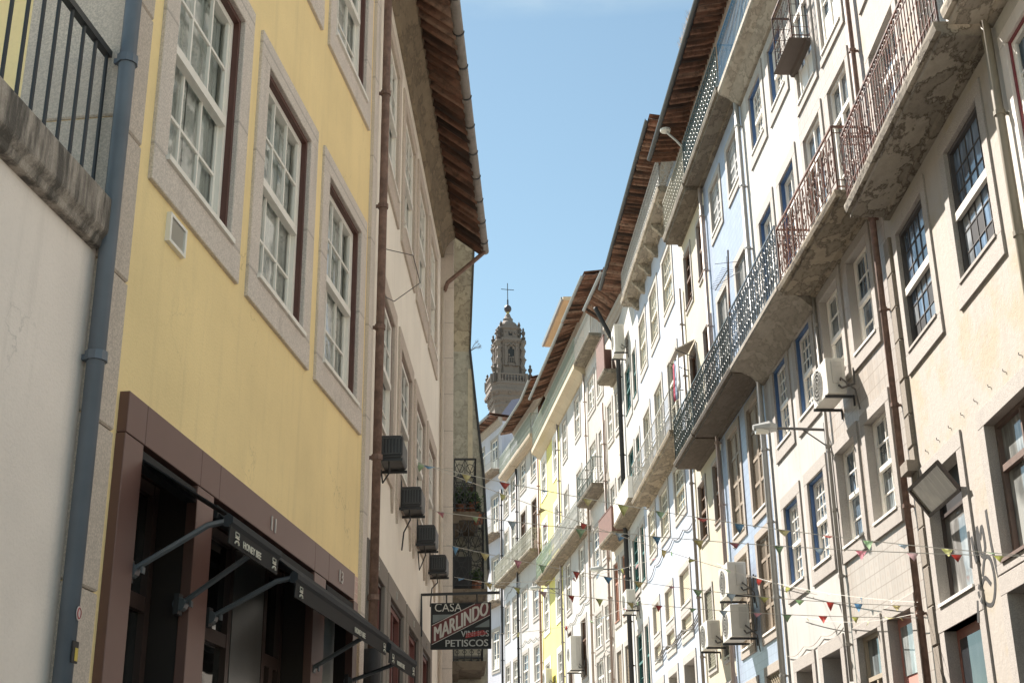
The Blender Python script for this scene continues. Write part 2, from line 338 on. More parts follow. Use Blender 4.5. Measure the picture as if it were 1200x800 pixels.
            s.part(MB().box((A-.01,back-.25,Z0-.01),(B+.01,back-.24,Z1+.01)),'glass_pane',GLD,w)  # dark backing panel painted as the unlit room; these openings have no glass
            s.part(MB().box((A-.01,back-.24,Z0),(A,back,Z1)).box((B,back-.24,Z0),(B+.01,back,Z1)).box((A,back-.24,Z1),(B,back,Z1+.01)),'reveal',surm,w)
        return w
    # ---- balcony: slab with a moulded edge, optional brackets, iron railing
    def balcony(s,a,b,z0,z1,p,h,style,rm,near=True,far=True,sm=None,cove=False,brackets=0,edge=None,panel=None):
        sm=sm or soffit(); q=MB(); t=z1-z0
        if cove: prof=[(0,z0-.28),(.06,z0-.27),(.14,z0-.20),(.24,z0-.1),(.4,z0-.02),(p,z0),(p+.02,z0+.03),(p+.02,z1-.03),(p,z1),(0,z1)]
        else: prof=[(0,z0-.05),(.08,z0-.05),(.10,z0),(p-.05,z0),(p-.05,z0+t*.3),(p,z0+t*.4),(p+.02,z1-t*.2),(p+.02,z1),(0,z1)]
        q.prism(prof[::-1],a,b)
        sl=s.part(q,'balcony_slab',sm)
        if brackets:
            for k in range(brackets):
                x=a+(b-a)*(k+.5)/brackets; q=MB(); q.poly([(x-.07,.0,z0-.36),(x-.07,.10,z0-.34),(x-.07,.2,z0-.2),(x-.07,p*.7,z0-.12),(x-.07,p*.85,z0-.001),(x-.07,0,z0-.001)],(.14,0,0)); s.part(q,'bracket',sm,sl)
        if panel:
            q=MB(); q.box((a,p-.04,z1),(b,p,z1+h)); q.box((a-.002,p-.05,z1+h),(b+.002,p+.012,z1+h+.03))
            if near: q.box((a,0.01,z1),(a+.03,p-.04,z1+h))
            if far: q.box((b-.03,0.01,z1),(b,p-.04,z1+h))
            s.part(q,'parapet_panel',panel,sl); return sl
        q=MB(); e=p-.04
        def path(pts): return pts
        segs=[((a+.02,e),(b-.02,e))]
        if near: segs.append(((a+.02,.02),(a+.02,e)))
        if far: segs.append(((b-.02,e),(b-.02,.02)))
        for (x0,y0),(x1,y1) in segs:
            Ln=math.hypot(x1-x0,y1-y0); ux,uy=(x1-x0)/Ln,(y1-y0)/Ln
            M=lambda u,v,o=0:(x0+ux*u-uy*o,y0+uy*u+ux*o,z1+v)
            rail_panel(q,M,Ln,h,style)
        s.part(q,'railing',rm,sl); return sl
    # ---- eave: moulded cornice, pantile overhang seen from below, gutter, roof slope behind
    def eave(s,a,b,zw,p,zg,cor=.18,corm=None,gut=None,slope=.42,gm=None,tile=.21,dep=3.6,name='roof',hooks=False):
        corm=corm or GRANM
        if cor: 
            q=MB(); q.prism([(-.05,zw-.34),(.03,zw-.34),(.05,zw-.25),(cor*.55,zw-.2),(cor*.75,zw-.1),(cor,zw-.06),(cor,zw+.1),(-.05,zw+.1)][::-1],a,b); s.part(q,'cornice',corm)
        rise=(zw+.12-zg)/(p) if p else .3
        q=MB(); n=int((b-a)/tile); st=(b-a)/n
        for i in range(n):
            x0=a+i*st; jo=random.uniform(-.02,.02); jz=random.uniform(-.006,.006); seg=6
            ring=[(x0+st*.62*k/6, -.060*math.sin(PI*k/6)+.02) for k in range(7)]+[(x0+st*(.62+.38*k/4), .02+.11*math.sin(PI*k/4)) for k in range(1,5)]; seg=10
            o0=p+jo; z0_=zg+jz; o1=-dep; z1_=zg+(p+dep)*rise
            # stepped courses so the tile ends read from below
            cr=10
            for c in range(cr):
                oa=o0+(o1-o0)*c/cr; ob=o0+(o1-o0)*(c+1.12)/cr if c<cr-1 else o1; za=z0_+(z1_-z0_)*c/cr; zb=z0_+(z1_-z0_)*(c+1)/cr-.02+(.0)
                w0=.5 if c else .5
                vs=[(x,oa,za-dz+.02) for x,dz in ring]+[(x,ob,zb-dz*.8+.012) for x,dz in ring]
                q.add(vs,[(k,k+1,seg+2+k,seg+1+k) for k in range(seg)])
                if c>1: break
        q.add([(a,p-.02,zg+.15),(b,p-.02,zg+.15),(b,-dep,zg+(p+dep)*rise+.15),(a,-dep,zg+(p+dep)*rise+.15)],[(0,3,2,1)])
        q.add([(a,-dep,zg+(p+dep)*rise+.15),(b,-dep,zg+(p+dep)*rise+.15),(b,-s.depth,zg+(p+2*dep-s.depth)*rise),(a,-s.depth,zg+(p+2*dep-s.depth)*rise)],[(0,3,2,1)])
        rise_z=lambda o: zg+(p-o)*rise
        for x in (a,b):   # gable triangles under the roof
            q.add([(x,0,s.top-.01),(x,-s.depth,s.top-.01),(x,-s.depth,zg+(p+2*dep-s.depth)*rise),(x,-dep,rise_z(-dep)),(x,0,rise_z(0))],[(0,1,2,3,4)])
        rf=s.part(q,name,rooftile())
        gm=gm or LEAD; q=MB(); n=8; rr=.065; go=p+.04; gz=zg-.0
        prof=[(go+rr*math.cos(PI+PI*k/n),gz+rr*math.sin(PI+PI*k/n)) for k in range(n+1)]+[(go+(rr-.012)*math.cos(2*PI-PI*k/n),gz+(rr-.012)*math.sin(2*PI-PI*k/n)) for k in range(n+1)]
        q.prism(prof,a,b); g=s.part(q,'gutter',gm,smooth=False)
        if hooks:
            k=a+.3
            while k<b: q=MB(); q.prism([(go+(rr+.01)*math.cos(PI+PI*j/n),gz+(rr+.01)*math.sin(PI+PI*j/n)) for j in range(n+1)]+[(go+(rr+.002)*math.cos(2*PI-PI*j/n),gz+(rr+.002)*math.sin(2*PI-PI*j/n)) for j in range(n+1)],k,k+.03); k+=.75; s.part(q,'gutter_hook',IRON,g)
        return rf
    def pipe(s,x,z0,z1,m=None,r=.05,o=.075,top=None,name='drainpipe',clips=1.35):
        m=m or LEAD; q=MB(); pts=[(x,o,z0),(x,o,z1)]
        if top: pts=[(x,o,z0)]+[(x,o,z1-.12),(x,o+.03,z1-.03)]+[(x,top[0],top[1]-.04),(x,top[0]+.02,top[1]+.03)]
        q.tube(pts,r,10); w=s.part(q,name,m,smooth=True); k=z0+.5
        while k<z1-.2:
            c=MB(); c.tube([(x,o,k),(x,o,k+.05)],r+.012,10); c.box((x-.012,0,k+.01),(x+.012,o-.02,k+.04)); k+=clips; s.part(c,'pipe_clip',m,w)
        return w

def rail_panel(q,M,Ln,h,style):
    T=lambda pts,r,n=4,closed=False: q.tube([M(*p) for p in pts],r,n,closed)
    T([(0,h),(Ln,h)],.02); T([(0,.06),(Ln,.06)],.011)
    T([(0,0),(0,h)],.014); T([(Ln,0),(Ln,h)],.014)
    def circ(cx,cy,r,k=.006,n=8): T([(cx+r*math.cos(2*PI*i/n),cy+r*math.sin(2*PI*i/n)) for i in range(n)],k,3,True)
    if style=='twist':      # close bars with knots, a band of crosses at the foot
        T([(0,.2),(Ln,.2)],.009); T([(0,h-.12),(Ln,h-.12)],.009)
        n=max(1,int(Ln/.105))
        for i in range(n):
            u=(i+.5)*Ln/n; T([(u,0),(u,h)],.009)
            for z in (h*.42,h*.66): T([(u-.03,z-.04),(u,z),(u+.03,z-.04),(u,z-.08)],.007,3,True)
            w=Ln/n/2; T([(u-w,.06),(u+w,.2)],.006,3); T([(u+w,.06),(u-w,.2)],.006,3)
            circ(u,h-.06,.035,.006,6)
    elif style=='scroll':   # S scrolls between posts
        T([(0,.16),(Ln,.16)],.008); T([(0,h-.1),(Ln,h-.1)],.008)
        n=max(1,int(Ln/.30))
        for i in range(n):
            u0=i*Ln/n; w=Ln/n; u=u0+w/2; T([(u0,0),(u0,h)],.010)
            for sg in (-1,1):
                T([(u+sg*w*.42*math.sin(t*PI)*(1-.3*t),.16+(h-.26)*t) for t in [k/8 for k in range(9)]],.007,3)
                circ(u+sg*w*.2,h*.36,w*.16,.006); circ(u+sg*w*.2,h*.68,w*.14,.006)
            T([(u,.16),(u,h-.1)],.007,3); circ(u,h*.52,w*.15,.006)
    elif style=='lattice':  # overlapping curls
        T([(0,h*.5),(Ln,h*.5)],.006,3)
        n=max(1,int(Ln/.17))
        for i in range(n):
            u0=i*Ln/n; w=Ln/n; u=u0+w/2
            T([(u0,0),(u0,h)],.008)
            for c,z in ((0,.22),(1,.42),(2,.62),(3,.82)): circ(u,h*z,w*.42,.007,7)
            T([(u0,.06),(u0+w,h*.5),(u0,h)],.006,3); T([(u0+w,.06),(u0,h*.5),(u0+w,h)],.006,3)
    elif style=='rings':
        T([(0,h*.42),(Ln,h*.42)],.006,3); T([(0,h*.62),(Ln,h*.62)],.006,3)
        n=max(1,int(Ln/.14))
        for i in range(n):
            u=(i+.5)*Ln/n; T([(u,0),(u,h*.42)],.007); T([(u,h*.62),(u,h)],.007); circ(u,h*.52,.05,.006,8)
            T([(u-.05,.06),(u-.02,.2),(u-.05,h*.42)],.005,3); T([(u+.05,.06),(u+.02,.2),(u+.05,h*.42)],.005,3)
    elif style=='bars':
        T([(0,h-.12),(Ln,h-.12)],.008); n=max(1,int(Ln/.11))
        for i in range(n): u=(i+.5)*Ln/n; T([(u,0),(u,h)],.009); circ(u,h-.06,.03,.006,6)
    elif style=='grid':
        for i in range(1,max(2,int(Ln/.09))): u=i*.09; T([(u,0),(u,h)],.005,3)
        for z in (.2,.4,.6,.8): T([(0,h*z),(Ln,h*z)],.006,3)

def text_mb(txt,size,depth,place,mb=None):
    """letters as real raised geometry; place(x,y,d)->(s,o,z)"""
    cu=bpy.data.curves.new('lettering','FONT'); cu.body=txt; cu.size=size; cu.extrude=depth/2; cu.resolution_u=3
    ob=bpy.data.objects.new('lettering',cu); COL.objects.link(ob); dg=bpy.context.evaluated_depsgraph_get()
    me=bpy.data.meshes.new_from_object(ob.evaluated_get(dg)); mb=mb or MB()
    mb.add([place(v.co.x,v.co.y,v.co.z) for v in me.vertices],[tuple(p.vertices) for p in me.polygons])
    w=max((v.co.x for v in me.vertices),default=0)
    bpy.data.objects.remove(ob); bpy.data.curves.remove(cu); bpy.data.meshes.remove(me); return mb,w

# ================================================================== THE STREET
# facade lines: origin (x,y), heading in degrees from +Y
WL=Wall((-2.9747,.389),7.45,'L'); WK=Wall((-1.403,12.408),1.6,'L'); WM=Wall((-.96,20.66),-2.5,'L'); WN=Wall((-.75,22.0),-3.4,'L')
W1=Wall((5.0,0),.27,'R')
cur=Vector((5.07834764,16.62576278,0))
for n,az,ln in (('2',-3.1,3.43),('3',-3.1,3.848),('4',-3.1,4.084),('5',-3.1,3.263),('6',-3.1,8.055),('6b',-3.1,3.625),('7',-7.5,3.02),('8',-7.5,3.385),('9',-7.5,6.482),('10',-7.5,5.93),('11',-11.6,4.966),('12',-11.6,4.116),('13',-20,9)):
    w=Wall(cur,az,'R'); w.len=ln; RW[n]=w; cur=cur+w.D*ln

# ---------------- ground
def ground():
    m,nt,b=mat('cobbles'); v=coord(nt); vo=N(nt,'ShaderNodeTexVoronoi'); vo.inputs['Scale'].default_value=9; L(nt,v,vo.inputs['Vector'])
    L(nt,mix(nt,ramp(nt,vo.outputs['Distance'],[(.3,(0,0,0)),(.6,(1,1,1))]),(.40,.37,.34),(.15,.14,.13)),b.inputs['Base Color']); b.inputs['Roughness'].default_value=.8; bump(nt,b,vo.outputs['Distance'],-.5,.02)
    WW=Wall((0,0),0,'R')
    o=MB().add([(-1500,-1500,-.004),(1500,-1500,-.004),(1500,1500,-.004),(-1500,1500,-.004)],[(0,1,2,3)]).build('ground',plain((.16,.15,.13),.95),None,WW); o['kind']='structure'
    def strip(name,pa,pb,z,mm,h=0):
        q=MB(); 
        for i in range(len(pa)-1):
            a,b_,c,d=pa[i],pa[i+1],pb[i+1],pb[i]; q.add([(*a,z),(*b_,z),(*c,z),(*d,z)],[(0,1,2,3)])
            if h: q.add([(*d,0),(*c,0),(*c,z),(*d,z)],[(0,1,2,3)])
        me=bpy.data.meshes.new(name); me.from_pydata(q.v,[],q.f); me.materials.append(mm); ob=bpy.data.objects.new(name,me); COL.objects.link(ob); ob['kind']='structure'
    right=[(5,-12)]+[(W1.pt(16.6,0,0).x,16.6)]+[(RW[k].P.x,RW[k].P.y) for k in ('4','6','7','9','11','13')]+[(RW['13'].pt(9,0,0).x,RW['13'].pt(9,0,0).y)]
    left=[(-4.6,-12),(-1.4,12.4),(-1.2,20.6),(-1.4,30),(-2.6,42),(-4.2,55),(-6.6,66),(-9,74),(-12,84)]
    left=left[:len(right)]+left[len(right):]
    n=min(len(left),len(right)); strip('street',left[:n],right[:n],.0,m)
    ins=[(x-.9,y) for x,y in right]; strip('pavement',right[:n],ins[:n],.12,GRAN,1)
    inl=[(x+.6,y) for x,y in left]; strip('pavement',left[:n],inl[:n],.12,GRAN,1)
ground()

# ---------------- LEFT SIDE ------------------------------------------------
YEL=(.88,.70,.37); CREAM=(.90,.85,.76); LGR=stone((.70,.63,.57),.62,.93,.35); LGM=stone((.60,.52,.45),.6,0,.3); LGD=stone((.42,.36,.30),.5,0,.8)  # left granites are paler copies of the stone, brightened to offset this side's shade
# terrace house at the near left
b=Building(WL,-3,6.12,4.64,'white rendered terrace wall with a stained granite ledge and black railing at the far left',plaster((.86,.775,.715),.25),'terrace_house','house',depth=6)
b.close()
q=MB().prism([(-.3,4.62),(.05,4.62),(.06,4.66),(.09,4.70),(.09,4.9),(-.3,4.9)][::-1],-3,6.07); m,nt,bs=mat('stained_granite'); v=coord(nt); g_=noise(nt,v,80,3,.7); c_=mix(nt,g_,(.30,.26,.22),(.55,.48,.42)); c_=mix(nt,ramp(nt,noise(nt,coord(nt,(3.5,3.5,.5)),1.8,7,.7),[(.42,(0,0,0)),(.56,(.85,)*3)]),c_,(.05,.045,.04)); c_=mix(nt,ramp(nt,noise(nt,v,3,8,.7),[(.5,(0,0,0)),(.65,(.5,)*3)]),c_,(.14,.12,.10)); L(nt,c_,bs.inputs['Base Color']); bs.inputs['Roughness'].default_value=.95; bump(nt,bs,g_,.6,.012)
o=b.part(q,'ledge',m); bevel(o,.012,2)
q=MB(); q.box((-3,-.07,5.82),(6.12,-.03,5.86))
k=-2.9
while k<6.15: q.tube([(k,-.05,4.9),(k,-.05,5.83)],.012,6); k+=.145
b.part(q,'railing',IRON)
# yellow house
b=Building(WL,6.13,12.10,14.2,'yellow rendered house with brown clad shopfront and granite framed sash windows',plaster(YEL,.22),'yellow_house','house',depth=7); YH=b
for zc in (5.57,8.81,11.9):
    for a,c in ((6.86,8.03),(8.63,9.80),(10.42,11.60)):
        b.win(a,c,zc,zc+1.78,.20,.085,'sash',fr=WHITE,lining=MAROON,curtain=True,surm=LGR,sill=None,cols=3,rows=2,sb=.22)
q=MB()
for i,z in enumerate([0,1.1,2.0,2.9,3.75,4.6,5.45,6.3,7.1,7.9,8.8,9.6,10.5,11.4,12.3,13.2,14.2][:-1]):
    z2=[0,1.1,2.0,2.9,3.75,4.6,5.45,6.3,7.1,7.9,8.8,9.6,10.5,11.4,12.3,13.2,14.2][i+1]; q.box((6.115,-.55-.12*(i%2),z+.004),(6.48,.03,z2-.004))
o=b.part(q,'quoin',LGM); bevel(o,.01)
o=b.part(MB().box((11.93,-.01,0),(12.09,.035,14.2)),'stone_strip',LGR)
# vent
q=MB().box((6.98,0,5.10),(7.005,.03,5.29)).box((7.225,0,5.10),(7.25,.03,5.29)).box((7.005,0,5.10),(7.225,.03,5.12)).box((7.005,0,5.27),(7.225,.03,5.29)); v=b.part(q,'wall_vent',WHITE)
q=MB()
for k in range(9): z=5.125+k*.016; q.add([(7.005,.006,z),(7.225,.006,z),(7.225,.022,z+.012),(7.005,.022,z+.012)],[(0,1,2,3)])
b.part(q,'slat',PVC,v); b.part(MB().box((7.005,0.001,5.12),(7.225,.005,5.27)),'backing',IRON,v)
# shopfront: opening from the ground to z 3.78
b.holes.append((6.60,11.74,0,3.9))
CL=plain((.145,.078,.066),.42,var=.08,name='brown_cladding')
q=MB()
for x0,x1 in ((6.57,6.82),(7.68,7.97),(10.32,10.66),(11.60,11.75)): q.box((x0,-.01,0),(x1,.055,3.776))
xs=[6.57,6.83,7.71,8.05,10.31,10.73,11.60]
for i in range(len(xs)-1): q.box((xs[i]+.003,-.3,3.78),(xs[i+1]-.003,.057,4.01))
sf=b.part(q,'shopfront_cladding',CL); bevel(sf,.003)
q=MB()
for x0,x1 in ((6.60,6.815),(7.69,7.96),(10.33,10.65),(11.61,11.74)): q.box((x0,-.5,0),(x1,-.011,3.775))
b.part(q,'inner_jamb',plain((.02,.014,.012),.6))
o=b.part(MB().box((11.603,-.5,3.70),(11.74,.05,4.0)),'tile_panel',tiles((.5,.30,.24),(.6,.5,.42),.11,.5,(.65,.55,.5)))
q=MB().box((9.12,-.34,0),(9.80,-.18,3.76)); b.part(q,'metal_panel',plain((.17,.18,.18),.3,.6,var=.35,sc_=3))
q=MB().tube([(11.25,-.15,0),(11.25,-.15,3.76)],.13,14); b.part(q,'column',plain((.45,.45,.43),.6),smooth=True)
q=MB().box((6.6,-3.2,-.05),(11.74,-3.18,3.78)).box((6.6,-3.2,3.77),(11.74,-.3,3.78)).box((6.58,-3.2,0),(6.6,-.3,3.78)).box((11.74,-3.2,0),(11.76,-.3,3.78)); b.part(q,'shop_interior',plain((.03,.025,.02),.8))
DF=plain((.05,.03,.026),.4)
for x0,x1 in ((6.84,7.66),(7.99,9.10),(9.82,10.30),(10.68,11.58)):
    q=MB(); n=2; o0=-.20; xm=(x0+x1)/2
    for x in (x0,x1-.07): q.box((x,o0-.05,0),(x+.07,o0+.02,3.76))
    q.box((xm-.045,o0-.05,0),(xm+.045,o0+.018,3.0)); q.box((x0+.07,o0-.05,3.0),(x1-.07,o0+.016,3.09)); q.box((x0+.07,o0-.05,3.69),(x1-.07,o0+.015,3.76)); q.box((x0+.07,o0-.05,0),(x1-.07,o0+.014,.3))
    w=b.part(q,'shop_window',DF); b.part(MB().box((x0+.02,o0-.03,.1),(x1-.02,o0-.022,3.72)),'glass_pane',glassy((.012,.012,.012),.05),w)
def wall_text(b,txt,size,s,z,o,m,name,left=True,parent=None,sx=1.0):
    mb,w=text_mb(txt,size,.008,lambda x,y,d:(s+(x*sx if left else -x*sx),o+d,z+y)); return b.part(mb,name,m,parent)
LT=plain((.55,.50,.47),.5); wall_text(b,'11',.15,9.10,3.835,.062,LT,'house_number',parent=sf,sx=1.15); wall_text(b,'13',.15,11.02,3.835,.062,LT,'house_number',parent=sf,sx=1.1)
b.close(); b.eave(6.13,12.1,14.2,.8,13.9)
b.pipe(6.09,0,14.0,plain((.13,.155,.19),.5,.2,var=.35,sc_=3),.046,.075,name='drainpipe',clips=1.75)
q=MB().add([(6.24+.03*math.cos(2*PI*k/14),.223,2.62+.045*math.sin(2*PI*k/14)) for k in range(14)],[tuple(range(14))]); 
# stickers on the grey pipe
st=Thing('sticker',WL,(6.1,.12,2.55),'small yellow and black sticker on the dark blue drainpipe','sticker')
st.part(MB().prism([(.118,2.50),(.125,2.50),(.125,2.60),(.118,2.60)][::-1],6.06,6.12),'backing',BLACK); st.part(MB().prism([(.125,2.51),(.127,2.51),(.127,2.57),(.125,2.57)][::-1],6.085,6.115),'print',plain((.6,.45,.08),.5))
st=Thing('sticker',WL,(6.1,.12,2.72),'round white and red sticker on the dark blue drainpipe','sticker')
st.part(MB().poly([(6.09+.026*math.cos(2*PI*k/16),.121,2.73+.034*math.sin(2*PI*k/16)) for k in range(16)],(0,.003,0)),'backing',plain((.6,.5,.5),.5))
st.part(MB().tube([(6.09+.019*math.cos(2*PI*k/12),.1255,2.73+.025*math.sin(2*PI*k/12)) for k in range(12)],.003,3,True),'print',plain((.4,.05,.05),.5))

# awnings
AW=plain((.009,.010,.012),.8,var=.2); AL=plain((.15,.17,.19),.35,.5)
def awning(s0,s1,p,zb,label,arms,texts):
    t=Thing('shop_awning',WL,(s0,.06,zb-.3),label,'awning','black awnings over the shopfront')
    zc=3.70
    t.part(MB().prism([(-.02,zc-.03),(.045,zc-.03),(.05,zc),(.045,zc+.05),(-.02,zc+.05)][::-1],s0,s1),'cassette',AW)
    t.part(MB().poly([(s0+.03,.04,zc),(s0+.03,p,zb+.02),(s0+.03,p,zb+.028),(s0+.03,.04,zc+.01)],(s1-s0-.06,0,0)),'canopy',AW)
    bar=t.part(MB().prism([(p-.025,zb-.04),(p+.005,zb-.045),(p+.025,zb-.02),(p+.025,zb+.012),(p,zb+.03),(p-.025,zb+.015)][::-1],s0,s1),'front_bar',plain((.014,.018,.024),.75))
    v=t.part(MB().prism([(p+.0,zb-.13),(p+.006,zb-.13),(p+.012,zb-.04),(p+.004,zb-.04)][::-1],s0+.01,s1-.01),'valance',AW)
    for x,zp in arms:
        q=MB(); q.box((x-.02,.09,zp-.018),(x+.02,.10,zp+.018)); 
        q.tube([(x,.03,zp),(x,p-.13,zb-.02+.0),(x,p-.02,zb)],.018,6); q.tube([(x-.03,.03,zp),(x+.03,.03,zp)],.04,10); t.part(q,'arm',AL)
        t.part(MB().box((x-.035,-.0,zp-.06),(x+.035,.03,zp+.06)),'arm_bracket',IRON)
    for txt,x,size in texts:
        mb,w=text_mb(txt,size,.004,lambda a,c,d:(x+a*1.1,p+.018+d,zb-.115+c)); t.part(mb,'lettering',plain((.62,.60,.52),.5),v)
    for x in (s0+.08,s1-.14):   # little arched emblem at each end of the valance
        q=MB(); q.tube([(x+.03+.03*math.cos(PI*k/8),p+.018,zb-.118+.018*math.sin(PI*k/8)) for k in range(9)],.005,4); q.box((x,p+.015,zb-.088),(x+.06,p+.02,zb-.08)); q.tube([(x,p+.018,zb-.074),(x+.06,p+.018,zb-.074),(x+.06,p+.018,zb-.055),(x,p+.018,zb-.055)],.003,3,True); t.part(q,'emblem',plain((.62,.60,.52),.5),v)
    return t
awning(6.81,7.70,.57,3.34,'short black awning over the first shop bay by the near brown pilaster',[(6.86,3.09),(7.60,3.04)],[('HONEY BEE',7.02,.055)])
awning(8.06,10.62,.57,3.28,'long black awning in the middle of the brown shopfront',[(8.12,3.05),(10.4,3.03)],[('HONEY BEE',9.55,.055)])
awning(10.72,11.75,.57,3.24,'far short black awning at the cream house end of the brown shopfront',[(11.6,3.08)],[('HONEY BEE',10.98,.05)])

# cream house
b=Building(WK,.0,8.25,11.7,'cream rendered house with granite window frames and deep tiled eaves on the left',plaster(CREAM,.14),'cream_house','house',depth=7); CH=b
cols=[(.66,1.90),(2.60,3.82),(4.45,5.66),(6.22,7.28)]
WB=plain((.17,.10,.085),.5)
for i,(a,c) in enumerate(cols):
    b.win(a,c,8.90,10.60,.19,.04,'sash',fr=WHITE,lining=CREAMW,surm=LGM,sb=.26,curtain=True)
    b.win(a,c,5.78,7.33,.20,.045,'sash',fr=WHITE,lining=WB,surm=LGM,sb=.34,glass=GLC)
    for x0,x1 in ((a-.2,a-.02),(c+.02,c+.2)): q=MB(); b.part(q.poly([(x0,0,5.44),(x0+.02,0,5.34),(x0+.06,0,5.26),(x0+.09,0,5.18),(x1-.05,0,5.26),(x1,0,5.44)],(0,.027,0)),'apron',LGM)
GD=stone((.25,.225,.20),.8)
for i,(a,c) in enumerate([(.35,1.47),(1.98,3.3),(3.85,5.08),(5.62,6.75)]):
    w=b.win(a,c,0,4.28,.21,.06,'door' if i else 'shop',fr=plain((.18,.06,.05),.5),lining=DF,surm=GD,glass=GLD if i!=2 else GLC,name='doorway',rows=1)
    wall_text(b,['15','17','19','21'][i],.12,a+.45,4.33,.03,plain((.5,.48,.44),.6),'house_number',parent=w)
b.close()
# cornice and eave
q=MB(); prof=[(-.02,11.10),(.05,11.10),(.06,11.17),(.09,11.28),(.15,11.38),(.23,11.44),(.25,11.5),(.25,11.64),(-.02,11.75)]; q.prism(prof[::-1],0.0,8.25); b.part(q,'cornice',soffit((.33,.27,.19),.5))
b.eave(0.0,8.25,11.7,.70,11.2,cor=0,tile=.23,hooks=True,gm=plain((.24,.22,.20),.6,.2,var=.3,dirt=.5))
b.pipe(.16,3.4,14.2,RPIPE,.043,.08)
q=MB().tube([(8.15,.74,11.15),(8.15,.6,11.02),(8.15,.12,10.6),(8.15,.07,10.45)],.036,8); b.part(q,'gutter_elbow',RPIPE,smooth=True)
b.part(MB().tube([(8.15,.045,10.5),(8.15,.045,0)],.028,8),'drainpipe',plain((.62,.55,.47),.6,dirt=.2),smooth=True)
q=MB().tube([(.16,.08,3.45),(.16,.08,3.1),(.18,.2,2.95),(.30,.34,2.9),(.42,.34,3.0)],.085,12); b.part(q,'pipe_elbow',BLACK,smooth=True)
q=MB().tube([(.6,.03,7.7),(.9,.32,7.75),(1.3,.36,7.6),(1.1,.1,7.3),(.7,.03,7.2)],.005,5); t=b.part(q,'loose_wire',IRON)
# black boxes under the windows
for i,(s0,z0,lb) in enumerate(((.68,5.42,'nearest to the brown drainpipe'),(2.68,5.42,'second along from the brown drainpipe'),(4.55,5.42,'third along from the brown drainpipe'),(6.35,5.42,'farthest, just above the hanging sign'))):
    t=Thing('window_box',WK,(s0,.03,z0),'black slatted box on brackets below a cream house window, '+lb,'window box','black boxes under the cream house windows')
    q=MB(); q.poly([(s0,.03,z0),(s0,.25,z0),(s0,.27,z0+.03),(s0,.27,z0+.21),(s0,.25,z0+.24),(s0,.03,z0+.24)],(.45,0,0)); o=t.part(q,'casing',plain((.035,.035,.037),.45)); bevel(o,.012,2)
    q=MB()
    for k in range(6): q.box((s0-.012,.06+k*.032,z0+.05),(s0-.001,.076+k*.032,z0+.2))
    q.box((s0-.014,.045,z0+.035),(s0-.001,.25,z0+.05)); q.box((s0-.014,.045,z0+.2),(s0-.001,.25,z0+.215)); t.part(q,'grille',plain((.06,.06,.06),.4))
    t.part(MB().tube([(s0+.1,.12,z0),(s0+.1+.03*i,.13,z0-.12),(s0+.2,.05,z0-.2-.05*(i%3)),(s0+.24,.025,z0-.05-.4*(i%2))],.009,5),'hose',IRON)
    t.e.rotation_euler.rotate_axis('Y',math.radians((-1.2,.8,-.4,1.5)[i]))
    q=MB(); q.tube([(s0-.03,.0,z0+.40),(s0+.0,.03,z0+.3),(s0+.02,.05,z0-.04)],.016,5); q.box((s0,.0,z0-.03),(s0+.02,.27,z0-.002)); q.box((s0+.43,.0,z0-.03),(s0+.45,.27,z0-.002)); t.part(q,'bracket',IRON)

# hanging sign
S=5.38
t=Thing('hanging_sign',WK,(S,0,4.1),'black and red wine bar sign hanging from an iron bracket on the cream house','sign')
t.part(MB().tube([(S,.02,4.38),(S,.02,4.92),(S,1.05,4.93)],.024,4).tube([(S,.35,4.92),(S,.35,4.80)],.01,5).tube([(S,.75,4.92),(S,.75,4.80)],.01,5),'bracket',IRON)
a0,a1,c0,c1=.15,.93,4.21,4.80; sw,sh=a1-a0,c1-c0
t.part(MB().box((S,a0,c0),(S+.05,a1,c1)),'panel',plain((.010,.011,.012),.6,dirt=0))
SP=lambda x,y,d:(S-.004-d,a0+x,c0+y)
def sgn(pts,dd,name,m): t.part(MB().poly([SP(x,y,dd) for x,y in pts],(.004,0,0)),name,m)
SG=plain((.19,.22,.22),.6,dirt=.3); SR=plain((.14,.028,.03),.5,var=.2,dirt=.3); SWT=plain((.62,.60,.55),.6,var=.1,dirt=.2)
lo=lambda x:.055+x*.485; hi=lambda x:.30+x*.485-(0)
sgn([(.02,.335),(.02,.445),(.30,.445)],.001,'grey_panel',SG); sgn([(sw-.21,.275),(sw-.02,.275),(sw-.02,.385),(sw-.02,.385)][:3]+[(sw-.02,.375)],.001,'grey_panel',SG)
hi2=lambda x:min(hi(x),sh-.01)
sgn([(.01,lo(.01)),(sw-.01,lo(sw-.01)),(sw-.01,hi2(sw-.01)),((sh-.01-.30)/.485,hi2(10)),(.01,hi(.01))],.003,'red_band',SR)
q=MB()
for f in (lo,hi):
    xe=min(sw-.01,((sh-.012)-f(0))/.485); q.poly([SP(.01,f(.01)-.004,.005),SP(xe,f(xe)-.004,.005),SP(xe,f(xe)+.004,.005),SP(.01,f(.01)+.004,.005)],(.003,0,0))
t.part(q,'border_line',SWT)
mb,w=text_mb('CASA',1,.004,lambda x,y,d:(x,y,d)); k=.36/w
mb,w=text_mb('CASA',1,.006,lambda x,y,d:SP(.04+x*k,.485+y*.155,.004+d)); t.part(mb,'lettering',SWT)
mb,w=text_mb('MARLINDO',1,.004,lambda x,y,d:(x,y,d)); k=(sw-.07)/w
q=MB()
for off in (0,.006,.012): text_mb('MARLINDO',1,.006,lambda x,y,d:SP(.028+x*k+off,lo(.028+x*k)+.03+y*.265,.007+d+off*.03),q)
t.part(q,'lettering',SWT)
mb,w=text_mb('VINHOS',1,.004,lambda x,y,d:(x,y,d)); k=.36/w; q=MB()
for off in (0,.005): text_mb('VINHOS',1,.006,lambda x,y,d:SP(sw-.39+x*k+off,.155+y*.11,.004+d+off*.03),q)
